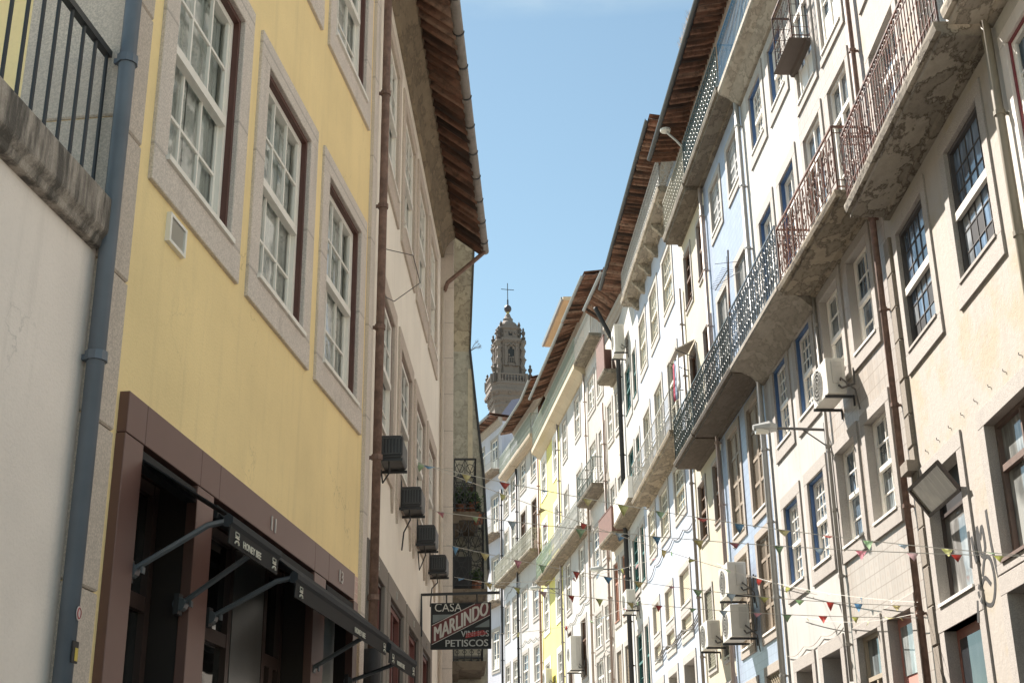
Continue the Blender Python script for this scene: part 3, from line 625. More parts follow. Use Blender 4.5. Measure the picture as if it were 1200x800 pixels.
t.part(q,'lettering',SG if False else plain((.42,.44,.43),.6)); mb,w=text_mb('PETISCOS',1,.004,lambda x,y,d:(x,y,d)); k=.56/w; q=MB()
for off in (0,.005): text_mb('PETISCOS',1,.006,lambda x,y,d:SP(sw-.60+x*k+off,.03+y*.125,.004+d+off*.03),q)
t.part(q,'lettering',plain((.5,.51,.49),.6))
q=MB()
for k in range(3): q.poly([SP(sw-.33+.0,.135+.022*k,.012),SP(sw-.05-.02*k,.185+.018*k,.012),SP(sw-.05-.02*k,.198+.018*k,.012),SP(sw-.33+.01*k,.152+.022*k,.012)],(.003,0,0))
t.part(q,'red_scrawl',plain((.40,.05,.05),.5))
q=MB()
for p0,p1 in (((0,0),(sw,0)),((0,sh),(sw,sh)),((0,0),(0,sh)),((sw,0),(sw,sh))): q.tube([SP(*p0,.005),SP(*p1,.005)],.008,4)
t.part(q,'frame',IRON)

# pilaster house beyond, and the mossy house that steps out behind it
b=Building(WM,0.0,1.36,12.4,'narrow house with a tall ashlar granite pilaster and iron balconies beyond the cream house',stone((.74,.67,.60),.78,.62),'stone_house','house',depth=5)
b.close()
MOSS=soffit((.33,.33,.25),.45)
for z,ln in ((6.72,'a'),(5.5,'b'),(4.4,'c')):
    pass
b.balcony(.20,1.3,6.66,6.80,.40,.86,'lattice',IRON,sm=soffit((.2,.17,.13),.6))
b.balcony(.20,1.3,5.40,5.58,.52,1.2,'lattice',IRON,sm=soffit((.2,.17,.13),.6))
b.balcony(.20,1.3,4.35,4.48,.50,.2,'bars',IRON,sm=soffit((.2,.17,.13),.6))
b.part(MB().box((.3,.005,5.60),(1.1,.30,6.10)),'storage_box',BLACK)
b=Building(WN,0,7,9.9,'mossy greenish house with a steep slate roof edge stepping out behind the granite pilaster',soffit((.50,.50,.38),.4),'mossy_house','house',depth=5)
b.close(); 
q=MB(); # lower body, wider towards the foot under a steep slate edge
q.poly([(-.002,-.8,0),(-.002,.30,0),(-.002,.30,6.2),(-.002,.22,7.75),(-.002,.0,9.92),(-.002,-.8,9.92)],(6.9,0,0)); b.part(q,'bay',soffit((.50,.50,.42),.35))
q=MB(); q.poly([(-.03,.31,6.1),(-.03,.34,6.1),(-.03,.26,7.75),(-.03,.03,10.0),(-.03,.0,9.93),(-.03,.225,7.75)],(6.96,0,0)); b.part(q,'slate_edge',plain((.04,.045,.05),.6,var=.3))
# cornice band of the taller part
q=MB(); q.poly([(0,-.8,9.92),(0,.0,9.92),(0,.02,10.4),(0,.055,11.0),(0,.09,12.3),(0,-.8,12.3)],(6.9,0,0)); b.part(q,'upper_wall',soffit((.50,.45,.33),.55))
q=MB(); q.poly([(-.02,.0,9.94),(-.02,.03,9.94),(-.02,.12,12.3),(-.02,.08,12.3)],(6.9,0,0)); b.part(q,'verge',plain((.09,.08,.06),.9))
for x0,x1 in ((-.02,.06),): b.part(MB().box((-.012,x0,7.3),(-.003,x1,9.6)),'pale_stripe',plain((.62,.58,.44),.8,dirt=.4))
b.part(MB().box((-.02,-.14,6.9),(-.004,.10,7.5)),'doorway',BROWN)
b.part(MB().poly([(-.02,-.2,2.2),(-.02,.26,2.2),(-.02,.26,4.2),(-.02,-.2,4.2)],(.012,0,0)),'dark_shutter',BLACK)

# ---------------- RIGHT SIDE -----------------------------------------------
WT=(.48,.47,.45)
# R0 house at the far right edge
b=Building(W1,3.0,12.05,17.2,'pale house with dark red window frame at the extreme right edge',plaster((.56,.54,.50),.45),'pale_house','house')
for a,c in ((3.4,4.6),(5.3,6.5),(7.2,8.4),(10.3,11.72)):
    b.win(a,c,7.6,9.30,.16,.06,'sash',fr=WHITE,lining=RED,surm=plaster((.74,.70,.66),.2),glass=GLB,cols=2)
    b.win(a,c,11.6,13.6,.16,.06,'sash',fr=WHITE,lining=RED,glass=GLB,cols=2); b.win(a,c,4.6,6.3,.16,.06,'sash',fr=WHITE,lining=RED,glass=GLB,cols=2)
    b.win(a,c,0,3.6,.16,.06,'shop',fr=BROWN,glass=GLD,name='doorway')
b.close(); b.balcony(3.2,12.0,9.72,9.90,.5,1.05,'twist',rusty(),sm=soffit((.46,.41,.34),.7)); b.eave(3,12.05,17.2,.8,17.0)
b.pipe(11.96,0,16.8,plain((.24,.21,.16),.5,var=.15),.05,.09)
# R1 cream-yellow house
m,nt,bs=mat('patched_plaster'); v=coord(nt); a_=noise(nt,v,1.1,8,.65); c_=mix(nt,ramp(nt,a_,[(.40,(0,0,0)),(.52,(1,1,1))]),(.385,.34,.26),(.40,.37,.335)); c_=mix(nt,ramp(nt,noise(nt,coord(nt,(4,4,.5)),1.5,7,.7),[(.5,(0,0,0)),(.75,(.5,)*3)]),c_,(.33,.28,.23)); c_=mix(nt,ramp(nt,noise(nt,v,6,8,.75),[(.58,(0,0,0)),(.66,(.35,)*3)]),c_,(.44,.41,.38)); L(nt,c_,bs.inputs['Base Color']); bs.inputs['Roughness'].default_value=.9; bump(nt,bs,noise(nt,v,12,8,.7),.4,.02); PATCH=m
b=Building(W1,12.05,16.62,17.4,'weathered cream yellow house with broken mill windows below a rusty concrete balcony',PATCH,'cream_yellow_house','house',depth=8)
MIL=plain((.07,.065,.065),.7)
for a,c in ((12.72,13.92),(14.90,16.10)):
    w=b.win(a,c,7.60,9.25,.17,.06,'grid',fr=MIL,surm=GRANL,glass=glassy((.13,.18,.25),.5),cols=5,rows=6,sb=.26,sill=.045)
    b.part(MB().box((a+.003,-.06,8.36),(c-.003,-.01,8.46)),'transom',plaster((.7,.66,.6),.2),w)
    wd=(c-a-.1)/5
    for i,j in random.sample([(i,j) for i in range(5) for j in range(2)],3): b.part(MB().box((a+.05+i*wd+.012,-.0795,7.69+j*.26),(a+.05+(i+1)*wd-.012,-.0765,7.69+(j+1)*.26-.02)),'missing_pane',BLACK,w)
    for i,j in random.sample([(i,j) for i in range(5) for j in range(3)],8): b.part(MB().box((a+.05+i*wd+.012,-.0790,7.69+j*.26),(a+.05+(i+1)*wd-.012,-.0775,7.69+(j+1)*.26-.02)),'clouded_pane',glassy((.30,.33,.36),.1),w)
w=b.win(12.35,13.86,4.44,5.92,.2,.12,'casement',fr=plain((.17,.12,.10),.6,dirt=.4),surm=GRANL,glass=glassy((.26,.27,.26),.3),cols=2,rows=1,sb=.1)
w=b.win(14.86,16.14,4.38,5.93,.2,.12,'blank',surm=GRANL,sb=.28); 
FRD=plain((.06,.045,.04),.6)
b.part(MB().box((14.86,-.16,4.41),(16.14,-.15,5.95)),'lower_pane',glassy((.33,.33,.32),.2),w)
q=MB()
for x in (14.86,16.10): q.box((x,-.148,4.4),(x+.04,-.11,5.93))
q.box((14.9,-.148,5.43),(16.1,-.11,5.47)); b.part(q,'sash',FRD,w)
b.part(MB().box((14.9,-.145,5.475),(16.1,-.14,5.93)),'dark_gap',BLACK,w)
q=MB(); A0=Vector((14.88,.0,5.48)); dv=Vector((0,.24,.36)).normalized()*.43
def flapq(q,x0,x1,u0,u1,th): 
    nrm=Vector((0,dv.z,-dv.y)).normalized()*th; p=[Vector((x0,A0.y,A0.z))+dv*u0,Vector((x1,A0.y,A0.z))+dv*u0,Vector((x1,A0.y,A0.z))+dv*u1,Vector((x0,A0.y,A0.z))+dv*u1]; q.poly(p,nrm)
for x0,x1,u0,u1 in ((14.86,16.12,0,.09),(14.86,16.12,.91,1),(14.86,14.91,.09,.91),(16.07,16.12,.09,.91)): flapq(q,x0,x1,u0,u1,.035)
fl=b.part(q,'tilted_sash',FRD,w); q=MB(); flapq(q,14.905,16.075,.08,.92,.012); b.part(q,'glass_pane',glassy((.34,.33,.28),.2),w)
b.win(14.84,16.13,0,4.10,.2,.12,'panel',fr=plain((.45,.20,.16),.6,dirt=.5),surm=GRANL,glass=GLD,name='doorway')
b.win(12.45,13.88,0,4.13,.2,.12,'dark',surm=GRANL,name='doorway')
for a,c in ((12.85,14.1),(15.04,16.30)):
    b.win(a,c,9.9,12.1,.18,.14,'door',surm=GRANL,glass=GLB); b.win(a,c,13.1,15.0,.18,.14,'sash',surm=GRANL,glass=GLB)
b.close()
b.balcony(12.06,16.32,9.62,9.80,.57,1.04,'twist',rusty((.05,.035,.035),(.17,.07,.05),.5),near=False,sm=soffit((.33,.30,.25),.95))
q=MB(); z=0
while z<9.3:
    h=random.uniform(.35,.6); d=random.uniform(-.02,.02); q.box((16.36+d*.5,-.02,z+.004),(16.60,.05+d*.5,z+h)); z+=h
o=b.part(q,'quoin',GRAND); bevel(o,.015)
q=MB(); q.box((16.34,.0,6.12),(16.66,.16,6.26)); b.part(q,'stone_bracket',GRAND)
b.eave(12.05,16.62,17.4,.8,17.2)
for k in range(9): x=12.6+k*.48; b.part(MB().tube([(x,0,6.25),(x,.025,6.255),(x,.025,6.28)],.005,4),'hook',IRON)
# graffiti
t=Thing('graffiti',W1,(14.7,.005,4.3),'black spray painted tag beside the tilted window on the cream yellow house','graffiti')
GP=[[(15.15,4.95),(15.1,4.62),(14.98,4.55),(14.95,4.95),(14.86,4.60),(14.80,4.98)],[(14.72,4.90),(14.66,4.62),(14.58,4.98),(14.54,4.66),(14.40,4.72),(14.42,4.95),(14.52,4.84)],[(14.6,4.45),(14.45,4.62),(14.28,4.55),(14.25,4.3),(14.40,4.12),(14.62,4.16),(14.72,4.3),(14.55,4.42),(14.38,4.32)],[(14.22,5.08),(14.2,4.7),(14.12,4.35)],[(14.78,4.25),(14.86,4.0)]]
for g in GP:
    P=[]; 
    for i in range(len(g)-1):
        p0,p1,p2,p3=g[max(i-1,0)],g[i],g[i+1],g[min(i+2,len(g)-1)]
        for k in range(5):
            u=k/5; P.append(tuple(.5*((2*p1[j])+(-p0[j]+p2[j])*u+(2*p0[j]-5*p1[j]+4*p2[j]-p3[j])*u*u+(-p0[j]+3*p1[j]-3*p2[j]+p3[j])*u**3) for j in (0,1)))
    P.append(g[-1]); q=MB()
    for i in range(len(P)-1):
        (x0,z0),(x1,z1)=P[i],P[i+1]; dx,dz=x1-x0,z1-z0; l=math.hypot(dx,dz) or 1; nx,nz=-dz/l*.034,dx/l*.022; ex,ez=dx/l*.008,dz/l*.008
        xm=(x0+x1)/2; oo=.001 if xm<14.665 else .027 if xm<14.86 else -.1485; q.poly([(x0-ex+nx,oo,z0-ez+nz),(x1+ex+nx,oo,z1+ez+nz),(x1+ex-nx,oo,z1+ez-nz),(x0-ex-nx,oo,z0-ez-nz)],(0,.002+.0005*(i%3),0))
    t.part(q,'stroke',plain((.03,.03,.03),.8))

# R2 tiled house with rusty balcony
b=Building(RW['2'],0,3.43,18.5,'beige patterned tile house with deep granite windows and a rust red iron balcony',tiles((.46,.425,.385),(.32,.27,.23),.22,.45,(.42,.34,.28)),'tiled_house','house')
for a,c in ((.72,1.70),(2.22,3.20)):
    b.win(a,c,8.38,9.85,.16,.125,'sash',surm=GRANL,glass=GLB,cols=2,rows=2,sb=.2,proud=.03); b.win(a-.02,c-.03,5.88,7.34,.17,.125,'sash',surm=GRANL,glass=GLB,cols=2,rows=2,sb=.2,proud=.03)
    b.win(a,c,10.22,12.75,.15,.055,'door',surm=GRANL,glass=GLB); b.win(a,c,13.45,15.6,.15,.055,'door',surm=GRANL,glass=GLB)
b.win(.66,1.62,0,4.58,.17,.12,'panel',fr=plain((.62,.30,.26),.6,var=.08),surm=GRANL,glass=GLC,name='doorway'); b.win(2.06,3.04,0,4.56,.17,.10,'shop',fr=plain((.40,.34,.26),.6),surm=GRANL,glass=glassy((.2,.23,.24),.2),name='doorway')
b.close(); b.balcony(.03,3.38,10.05,10.20,.6,1.0,'scroll',rusty((.10,.05,.04),(.20,.09,.06),.5),sm=soffit((.28,.24,.18),.9),near=True)
b.balcony(2.2,3.3,14.1,14.115,.36,1.1,'grid',rusty((.06,.04,.04),(.2,.09,.06),.55),sm=plain((.10,.08,.07),.8))
b.pipe(.16,1.2,17.6,RPIPE,.045,.085); b.pipe(3.36,4.0,10.0,plain((.33,.31,.28),.5),.03,.06,clips=1)
# R3 white house with blue windows
b=Building(RW['3'],0,3.848,18.5,'white rendered house with bright blue sash windows',plaster(WT,.5),'blue_window_house','house')
for a,c in ((.48,1.45),(2.13,3.08)):
    for z0,z1 in ((14.32,15.58),(8.42,9.86),(5.93,7.34)): b.win(a,c,z0,z1,.20,.10,'sash',surm=GRANL,lining=BLUE,glass=GLB,cols=4,rows=3,sb=.23)
    b.win(a,c,10.3,12.85,.2,.10,'door',surm=GRANL,lining=BLUE,glass=GLB,rows=3); b.win(a,c,16.4,18.1,.15,.06,'door',surm=GRANL,lining=BLUE,glass=GLB)
    b.win(a,c+.05,0,4.55,.2,.3,'dark' if a>1 else 'door',fr=plain((.10,.13,.2),.6),surm=GRANL,glass=GLD,name='doorway')
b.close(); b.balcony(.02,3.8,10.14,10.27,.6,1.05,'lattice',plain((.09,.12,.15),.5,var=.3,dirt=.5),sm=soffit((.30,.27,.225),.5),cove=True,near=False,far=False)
b.balcony(.02,3.8,16.12,16.28,.42,1.0,'bars',plain((.10,.22,.36),.5,var=.2),sm=soffit((.38,.345,.29),.5),cove=True)
b.eave(-3.38,2.50,18.6,.80,18.75,gm=IRON); b.pipe(3.80,0,16.1,plain((.46,.45,.43),.45,.2),.055,.09)
q=MB()
for i in range(3): q.tube([(x,.03,4.88-.07*math.sin(PI*(x-.3-i*1.1)/1.1)) for x in [.3+i*1.1+k*.11 for k in range(11)]],.006,4)
b.part(q,'cable',plain((.35,.32,.28),.8))
# R4 light blue tiled house
b=Building(RW['4'],0,4.084,18.0,'light blue tiled house with closed brown slatted shutters',tiles((.33,.39,.50),(.23,.27,.35),.145,.25,(.36,.42,.55)),'blue_tiled_house','house')
SHU=plain((.30,.24,.18),.65,var=.2,dirt=.5)
for a,c in ((.42,1.42),(2.32,3.30)):
    b.win(a,c,14.5,15.62,.15,.05,'shutter',surm=GRANL,shm=plain((.36,.36,.36),.6,dirt=.4)); b.win(a,c,10.3,12.95,.17,.055,'shutter',surm=GRANL,shm=plain((.34,.33,.32),.6,dirt=.4))
    b.win(a,c+.03,7.72,9.85,.15,.05,'shutter',surm=GRANM,shm=SHU); b.win(a,c,5.46,7.25,.15,.05,'shutter',surm=GRANM,shm=SHU)
b.win(.42,1.45,0,4.75,.17,.2,'lattice',fr=plain((.42,.36,.26),.6),surm=GRANM,name='doorway'); b.win(2.32,3.35,0,4.7,.17,.3,'shop',fr=SHU,surm=GRANM,glass=GLC,name='doorway')
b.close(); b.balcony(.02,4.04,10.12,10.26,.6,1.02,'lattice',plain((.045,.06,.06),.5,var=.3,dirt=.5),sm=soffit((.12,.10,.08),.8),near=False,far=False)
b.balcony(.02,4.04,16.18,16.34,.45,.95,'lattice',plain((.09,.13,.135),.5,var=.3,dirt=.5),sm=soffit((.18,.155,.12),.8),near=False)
b.eave(-1.3,4.084,18.1,.80,18.05,gm=IRON); b.pipe(4.0,0,16.1,plain((.42,.33,.28),.5),.045,.09)
# R5 narrow cream house
b=Building(RW['5'],0,3.263,18.0,'narrow cream house with dark brown window frames and diamond grilles',plaster((.48,.43,.33),.5),'narrow_cream_house','house')
for i,(a,c) in enumerate(((.10,.98),(1.92,2.76))):
    b.win(a,c,14.2,15.62,.09,.07,'sash',fr=BROWN,surm=GRANL,glass=GLB,cols=2); b.win(a,c,10.3,12.95,.09,.07,'door',fr=BROWN,surm=GRANL,glass=GLD)
    b.win(a,c,8.42,9.75,.09,.07,'sash',fr=plain((.20,.13,.09),.6),surm=GRANL,glass=GLD,cols=2); b.win(a,c,5.55,7.28,.1,.08,'lattice',fr=plain((.30,.29,.22),.6),surm=GRANL)
    b.win(a,c,0,5.0,.1,.25,'door',fr=BROWN,surm=GRANL,glass=GLD,name='doorway')
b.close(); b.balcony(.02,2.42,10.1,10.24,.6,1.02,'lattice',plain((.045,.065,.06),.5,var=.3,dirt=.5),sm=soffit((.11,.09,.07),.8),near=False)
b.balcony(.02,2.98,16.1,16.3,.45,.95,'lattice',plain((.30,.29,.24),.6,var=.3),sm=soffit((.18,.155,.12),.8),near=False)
b.eave(0,2.1,18.0,.80,18.05,gm=IRON); b.pipe(3.2,0,15,plain((.25,.22,.2),.5),.04,.08)
# R6 wide pale blue house
b=Building(RW['6'],0,8.055,18.9,'wide pale blue rendered house with three window bays and a long lattice top balcony',plaster((.41,.455,.54),.5),'pale_blue_house','house')
LV=plain((.62,.55,.42),.6,var=.1)
for a,c in ((1.20,2.62),(3.72,4.98),(6.0,7.2)):
    b.win(a,c,15.32,16.88,.18,.055,'sash',surm=GRANL,glass=GLC,cols=4,rows=2,sb=.22,fr=CREAMW); b.win(a,c,11.4,13.92,.18,.06,'door',surm=GRANL,glass=GLC,rows=3,fr=CREAMW); b.win(a,c,9.72,10.98,.16,.055,'sash',surm=GRANL,glass=GLC,cols=4,rows=2,fr=CREAMW)
    b.win(a+.05,c-.05,7.45,8.30,.17,.06,'blind',surm=GRANL,shm=LV); b.win(a+.05,c-.05,6.75,7.2,.17,.06,'blind',surm=GRANL,shm=LV); b.win(a,c,0,6.1,.2,.25,'dark' if a<3 else 'door',fr=CREAMW,surm=GRANL,glass=GLD,name='doorway')
b.close(); b.balcony(.05,6.95,11.18,11.34,.5,1.02,'rings',plain((.42,.41,.38),.5,var=.3,dirt=.4),sm=soffit((.34,.28,.2),.8))
b.balcony(.02,7.75,17.75,17.93,.45,.9,'lattice',plain((.45,.44,.42),.5,var=.25,dirt=.3),sm=soffit((.36,.31,.24),.7),brackets=6)
b.eave(-1.15,8.05,19.0,.795,19.22,gm=IRON)
q=MB(); 
for k in range(3): q.tube([(.3+x*.75,.035+.01*k,7.0-.04*k-.18*abs(math.sin(x*.9+k*.4))) for x in range(10)],.014,5)
b.part(q,'cable',plain((.12,.11,.10),.8))
# R6b slim white house with dark green windows
b=Building(RW['6b'],0,3.625,18.9,'slim white house with dark green sash windows and a black drainpipe',plaster(WT,.5),'slim_white_house','house')
for a,c in ((.12,.80),(1.42,2.58)):
    b.win(a,c,15.1,16.6,.17,.06,'sash',surm=GRANL,fr=GREEN,glass=GLB,cols=2,sb=.3); b.win(a,c,12.3,13.8,.17,.06,'sash',surm=GRANL,fr=GREEN,glass=GLB,cols=2); b.win(a,c,9.35,11.0,.17,.06,'sash',surm=GRANL,fr=GREEN,glass=GLD,cols=2); b.win(a,c,6.3,8.05,.17,.06,'sash',surm=GRANL,fr=GREEN,glass=GLB,cols=2); b.win(a,c,0,5.2,.17,.06,'door',surm=GRANL,fr=GREEN,glass=GLB,name='doorway')
b.close(); b.balcony(.0,3.5,11.6,11.74,.45,.66,'bars',IRON,sm=soffit((.3,.25,.18),.7),panel=plain((.70,.67,.60),.6,dirt=.3)); b.eave(0,1.7,19.0,.795,19.22,gm=IRON)
b.pipe(3.3,0,17.8,BLACK,.075,.12,top=(.8,19.2))
# zone C
SAL=plaster((.62,.46,.36),.2)
b=Building(RW['7'],0,3.02,18.9,'narrow beige house with a red brown boxed balcony high under the eaves',plaster((.54,.49,.43),.5),'narrow_beige_house','house')
for a,c in ((.35,1.05),(1.68,2.4)):
    for z0,z1 in ((15.25,16.55),(12.15,13.6)): b.win(a,c,z0,z1,.17,.06,'sash',surm=GRANL,glass=GLC,cols=2)
    b.win(a,c,9.0,10.95,.17,.06,'casement',fr=plain((.35,.16,.10),.6),surm=GRANL,glass=GLD); b.win(a,c,6.6,8.05,.17,.06,'lattice',fr=plain((.35,.28,.2),.6),surm=GRANL); b.win(a,c,0,5.4,.17,.06,'door',fr=BROWN,surm=GRANL,glass=GLD,name='doorway')
b.close(); b.balcony(.1,2.3,11.45,11.6,.5,.8,'bars',IRON,sm=soffit((.3,.25,.18),.7),panel=plain((.17,.085,.065),.7,dirt=.5)); b.balcony(0.05,1.4,17.0,17.15,.55,1.2,'bars',IRON,sm=soffit((.25,.22,.17),.7),panel=plain((.18,.095,.075),.7,dirt=.5),near=False); b.eave(-1.6,1.85,19.3,.8,20.0)
b.pipe(2.95,0,16.9,plain((.3,.22,.18),.5),.045,.09)
b=Building(RW['8'],0,3.385,21.5,'beige tiled house with pale granite windows between the white and the narrow beige houses',tiles((.54,.48,.42),(.42,.36,.32),.15,.2),'beige_tiled_house','house')
for a,c in ((.15,1.08),(1.72,2.92)):
    b.win(a,c,17.4,18.7,.17,.06,'casement',surm=GRANL,glass=GLB); b.win(a,c,14.55,16.12,.17,.06,'door',surm=GRANL,glass=GLB)
    b.win(a,c,11.45,12.9,.17,.06,'sash',surm=GRANL,glass=GLB,cols=2); b.win(a,c,8.65,9.85,.17,.06,'casement',surm=GRANL,glass=GLC); b.win(a,c,6.6,8.2,.17,.06,'casement',surm=GRANL,glass=GLD); b.win(a,c,0,5.4,.17,.06,'door',fr=BROWN,surm=GRANL,glass=GLD,name='doorway')
b.close(); b.balcony(.2,3.3,13.9,14.05,.5,.95,'rings',plain((.12,.15,.14),.5),sm=soffit((.22,.19,.15),.7)); b.eave(-1.1,3.385,21.4,.795,21.4); b.pipe(3.33,0,19.2,plain((.4,.32,.26),.5),.045,.09)
b.balcony(0,3.3,19.5,19.62,.45,.95,'bars',plain((.5,.5,.47),.5),sm=soffit((.25,.22,.17),.7),near=True)
b=Building(RW['9'],0,6.482,21.6,'broad white house under a green lattice attic balcony and red tiled eaves',plaster(WT,.5),'broad_white_house','house')
for a,c in ((1.45,2.5),(4.6,5.52)):
    b.win(a,c,17.35,18.95,.17,.06,'sash',surm=GRANL,glass=GLC,cols=2); b.win(a,c,13.4,15.9,.17,.06,'door',surm=GRANL,glass=GLC); b.win(a,c,11.0,12.9,.17,.06,'sash',surm=GRANL,glass=GLC,cols=2); b.win(a,c,8.0,10.15,.17,.07,'casement',fr=BROWN,surm=GRANL,glass=GLD); b.win(a,c,0,6.8,.17,.2,'door',fr=BROWN,surm=GRANL,glass=GLD,name='doorway')
b.close(); b.part(MB().box((.0,.0,19.72),(6.47,.006,21.2)),'attic_wall',SAL)
b.balcony(.02,6.45,19.45,19.7,.42,1.05,'lattice',plain((.30,.36,.32),.5,var=.3,dirt=.3),sm=plaster((.52,.44,.32),.5),cove=True,near=True,far=False); b.balcony(.02,6.4,13.12,13.28,.5,.98,'lattice',plain((.45,.46,.44),.5,var=.2),sm=soffit((.30,.25,.18),.7),far=False)
b.eave(0,6.48,21.6,.795,21.36,gm=LEAD); b.pipe(6.42,0,19.4,plain((.3,.26,.24),.5),.05,.09)
# attic storey above
q=MB(); q.box((2.9,-2.5,22.0),(8.2,-.25,23.5)); at=b.part(q,'attic_storey',plaster((.70,.58,.40),.15)); b.part(MB().prism([(-2.7,23.5),(.24,23.5),(.30,23.54),(.30,23.66),(-2.7,23.8)][::-1],2.8,8.3),'attic_eave',plaster((.62,.50,.34),.15),at); b.part(MB().prism([(.30,23.5),(.38,23.5),(.40,23.64),(.35,23.64)][::-1],2.8,8.3),'gutter',LEAD,at)
b=Building(RW['10'],0,5.93,21.6,'bright lemon yellow house front in the distance',plaster((.66,.61,.20),.3),'lemon_house','house')
for a,c in ((.45,1.6),(3.8,5.15)):
    for z0,z1 in ((17.35,18.95),(14.4,15.95),(11.2,12.8),(8.15,9.75)): b.win(a,c,z0,z1,.24,.06,'sash',surm=plaster((.72,.70,.66),.2),glass=GLC,cols=2)
    b.win(a,c,0,6.9,.17,.06,'door',surm=GRANL,glass=GLD,name='doorway')
b.close(); b.part(MB().box((.0,.0,19.72),(5.92,.006,21.2)),'attic_wall',SAL)
b.balcony(.0,5.3,19.45,19.7,.42,1.05,'lattice',plain((.30,.36,.32),.5,var=.3,dirt=.3),sm=plaster((.52,.44,.32),.5),cove=True,near=False); b.balcony(.0,4.3,13.12,13.28,.5,.98,'lattice',plain((.30,.38,.34),.5,var=.2),sm=soffit((.30,.25,.18),.7),near=False)
b.eave(0,2.9,21.6,.795,21.36); b.eave(2.9,5.93,22.4,.795,22.3); b.pipe(5.85,0,19.4,plain((.28,.16,.12),.5),.05,.09)
b=Building(RW['11'],0,4.966,22.3,'white house past the lemon yellow front with a tiled eave below the church tower',plaster(WT,.5),'white_house','house')
for a,c in ((.6,1.7),(3.1,4.3)):
    for z0,z1 in ((18.9,20.3),(12.2,13.9),(9.3,10.9)): b.win(a,c,z0,z1,.17,.06,'sash',surm=GRANL,glass=GLC,cols=2)
    b.win(a,c,15.3,17.75,.17,.06,'door',fr=BROWN,surm=GRANL,glass=GLD); b.win(a,c,0,7.4,.17,.06,'door',surm=GRANL,glass=GLD,name='doorway')
b.close(); b.balcony(.0,4.9,20.45,20.68,.42,1.0,'lattice',plain((.34,.38,.33),.5,var=.3,dirt=.3),sm=plaster((.5,.42,.32),.6),far=False); b.balcony(-.0,4.9,15.0,15.16,.5,.95,'lattice',plain((.42,.42,.36),.5),sm=soffit((.3,.25,.18),.7),far=False)
b.eave(0,4.96,22.4,.795,22.3); b.pipe(4.9,0,20.3,BLACK,.06,.1)
b=Building(RW['12'],0,4.116,22.3,'bluish white house with a long iron balcony below the tower',plaster((.54,.56,.60),.4),'bluish_house','house')
for a,c in ((.6,1.6),(2.5,3.5)):
    for z0,z1 in ((18.7,20.1),(12.2,13.9),(9.3,10.9)): b.win(a,c,z0,z1,.17,.06,'sash',surm=GRANL,glass=GLB,cols=2)
    b.win(a,c,15.3,17.75,.17,.06,'door',surm=GRANL,glass=GLB); b.win(a,c,0,7.4,.17,.06,'door',surm=GRANL,glass=GLD,name='doorway')
b.close(); b.balcony(.0,2.9,20.45,20.68,.42,1.0,'lattice',plain((.34,.38,.33),.5,var=.3,dirt=.3),sm=plaster((.5,.42,.32),.6),near=False); b.balcony(-.0,4.0,15.0,15.16,.5,.95,'lattice',plain((.42,.42,.36),.5),sm=soffit((.3,.25,.18),.7),near=False)
b.eave(0,.5,22.4,.795,22.3); b.pipe(4.0,0,20.3,BLACK,.06,.1)
b=Building(RW['13'],0,9,24.2,'lilac white corner house with stacked iron balconies at the bend of the street',plaster((.50,.51,.58),.4),'corner_house','house')
for a,c in ((.7,1.7),(3.0,4.0),(5.4,6.4),(7.5,8.5)):
    for z0,z1 in ((21.7,23.4),(18.2,20.2),(14.6,16.8),(11,13.0)): b.win(a,c,z0,z1,.17,.06,'door',surm=GRANL,glass=GLB)
    b.win(a,c,0,8.4,.17,.06,'door',surm=GRANL,glass=GLD,name='doorway')
b.close()
for z in (21.4,17.9,14.3): b.balcony(.3,8.8,z,z+.16,.5,1.0,'rings',plain((.5,.5,.47),.5),sm=soffit((.34,.28,.22),.7))
b.eave(0,9,24.3,.7,24.45)
# slate roofed block behind the corner house
WS=Wall((-.1,86),-60,'R'); SLATE=plain((.03,.04,.07),1.0,var=.3,name='slate'); SLATE.node_tree.nodes['Principled BSDF'].inputs['Specular IOR Level'].default_value=.1
b=Building(WS,-1.2,1.6,28.6,'dark slate clad gable rising behind the corner house under the church tower',SLATE,'slate_house','house',depth=6)
b.close(); b.part(MB().prism([(.2,28.6),(-3,31.8),(-6.2,28.6)],-1.3,1.7),'roof',SLATE)

def cable_run(w,parent,s0,s1,z,sag,n,r=.010,seed=0):
    random.seed(seed); W_=RW[w]; P=[]; m=40
    for i in range(m+1): u=i/m; P.append((s0+(s1-s0)*u,.03,z+.12*math.sin(u*5+seed)-sag*abs(math.sin(u*PI*n))))
    parent.part(MB().tube(P,r,4),'cable',plain((.10,.09,.085),.8))
for k,(w,z) in enumerate((('8',8.3),('9',10.6),('9',7.6),('5',5.2),('11',11.4),('6',9.3),('12',14.5))):
    cable_run(w,BL[w],.1,RW[w].len-.15,z,.12,3+k%3,.010+.003*(k%2),k)
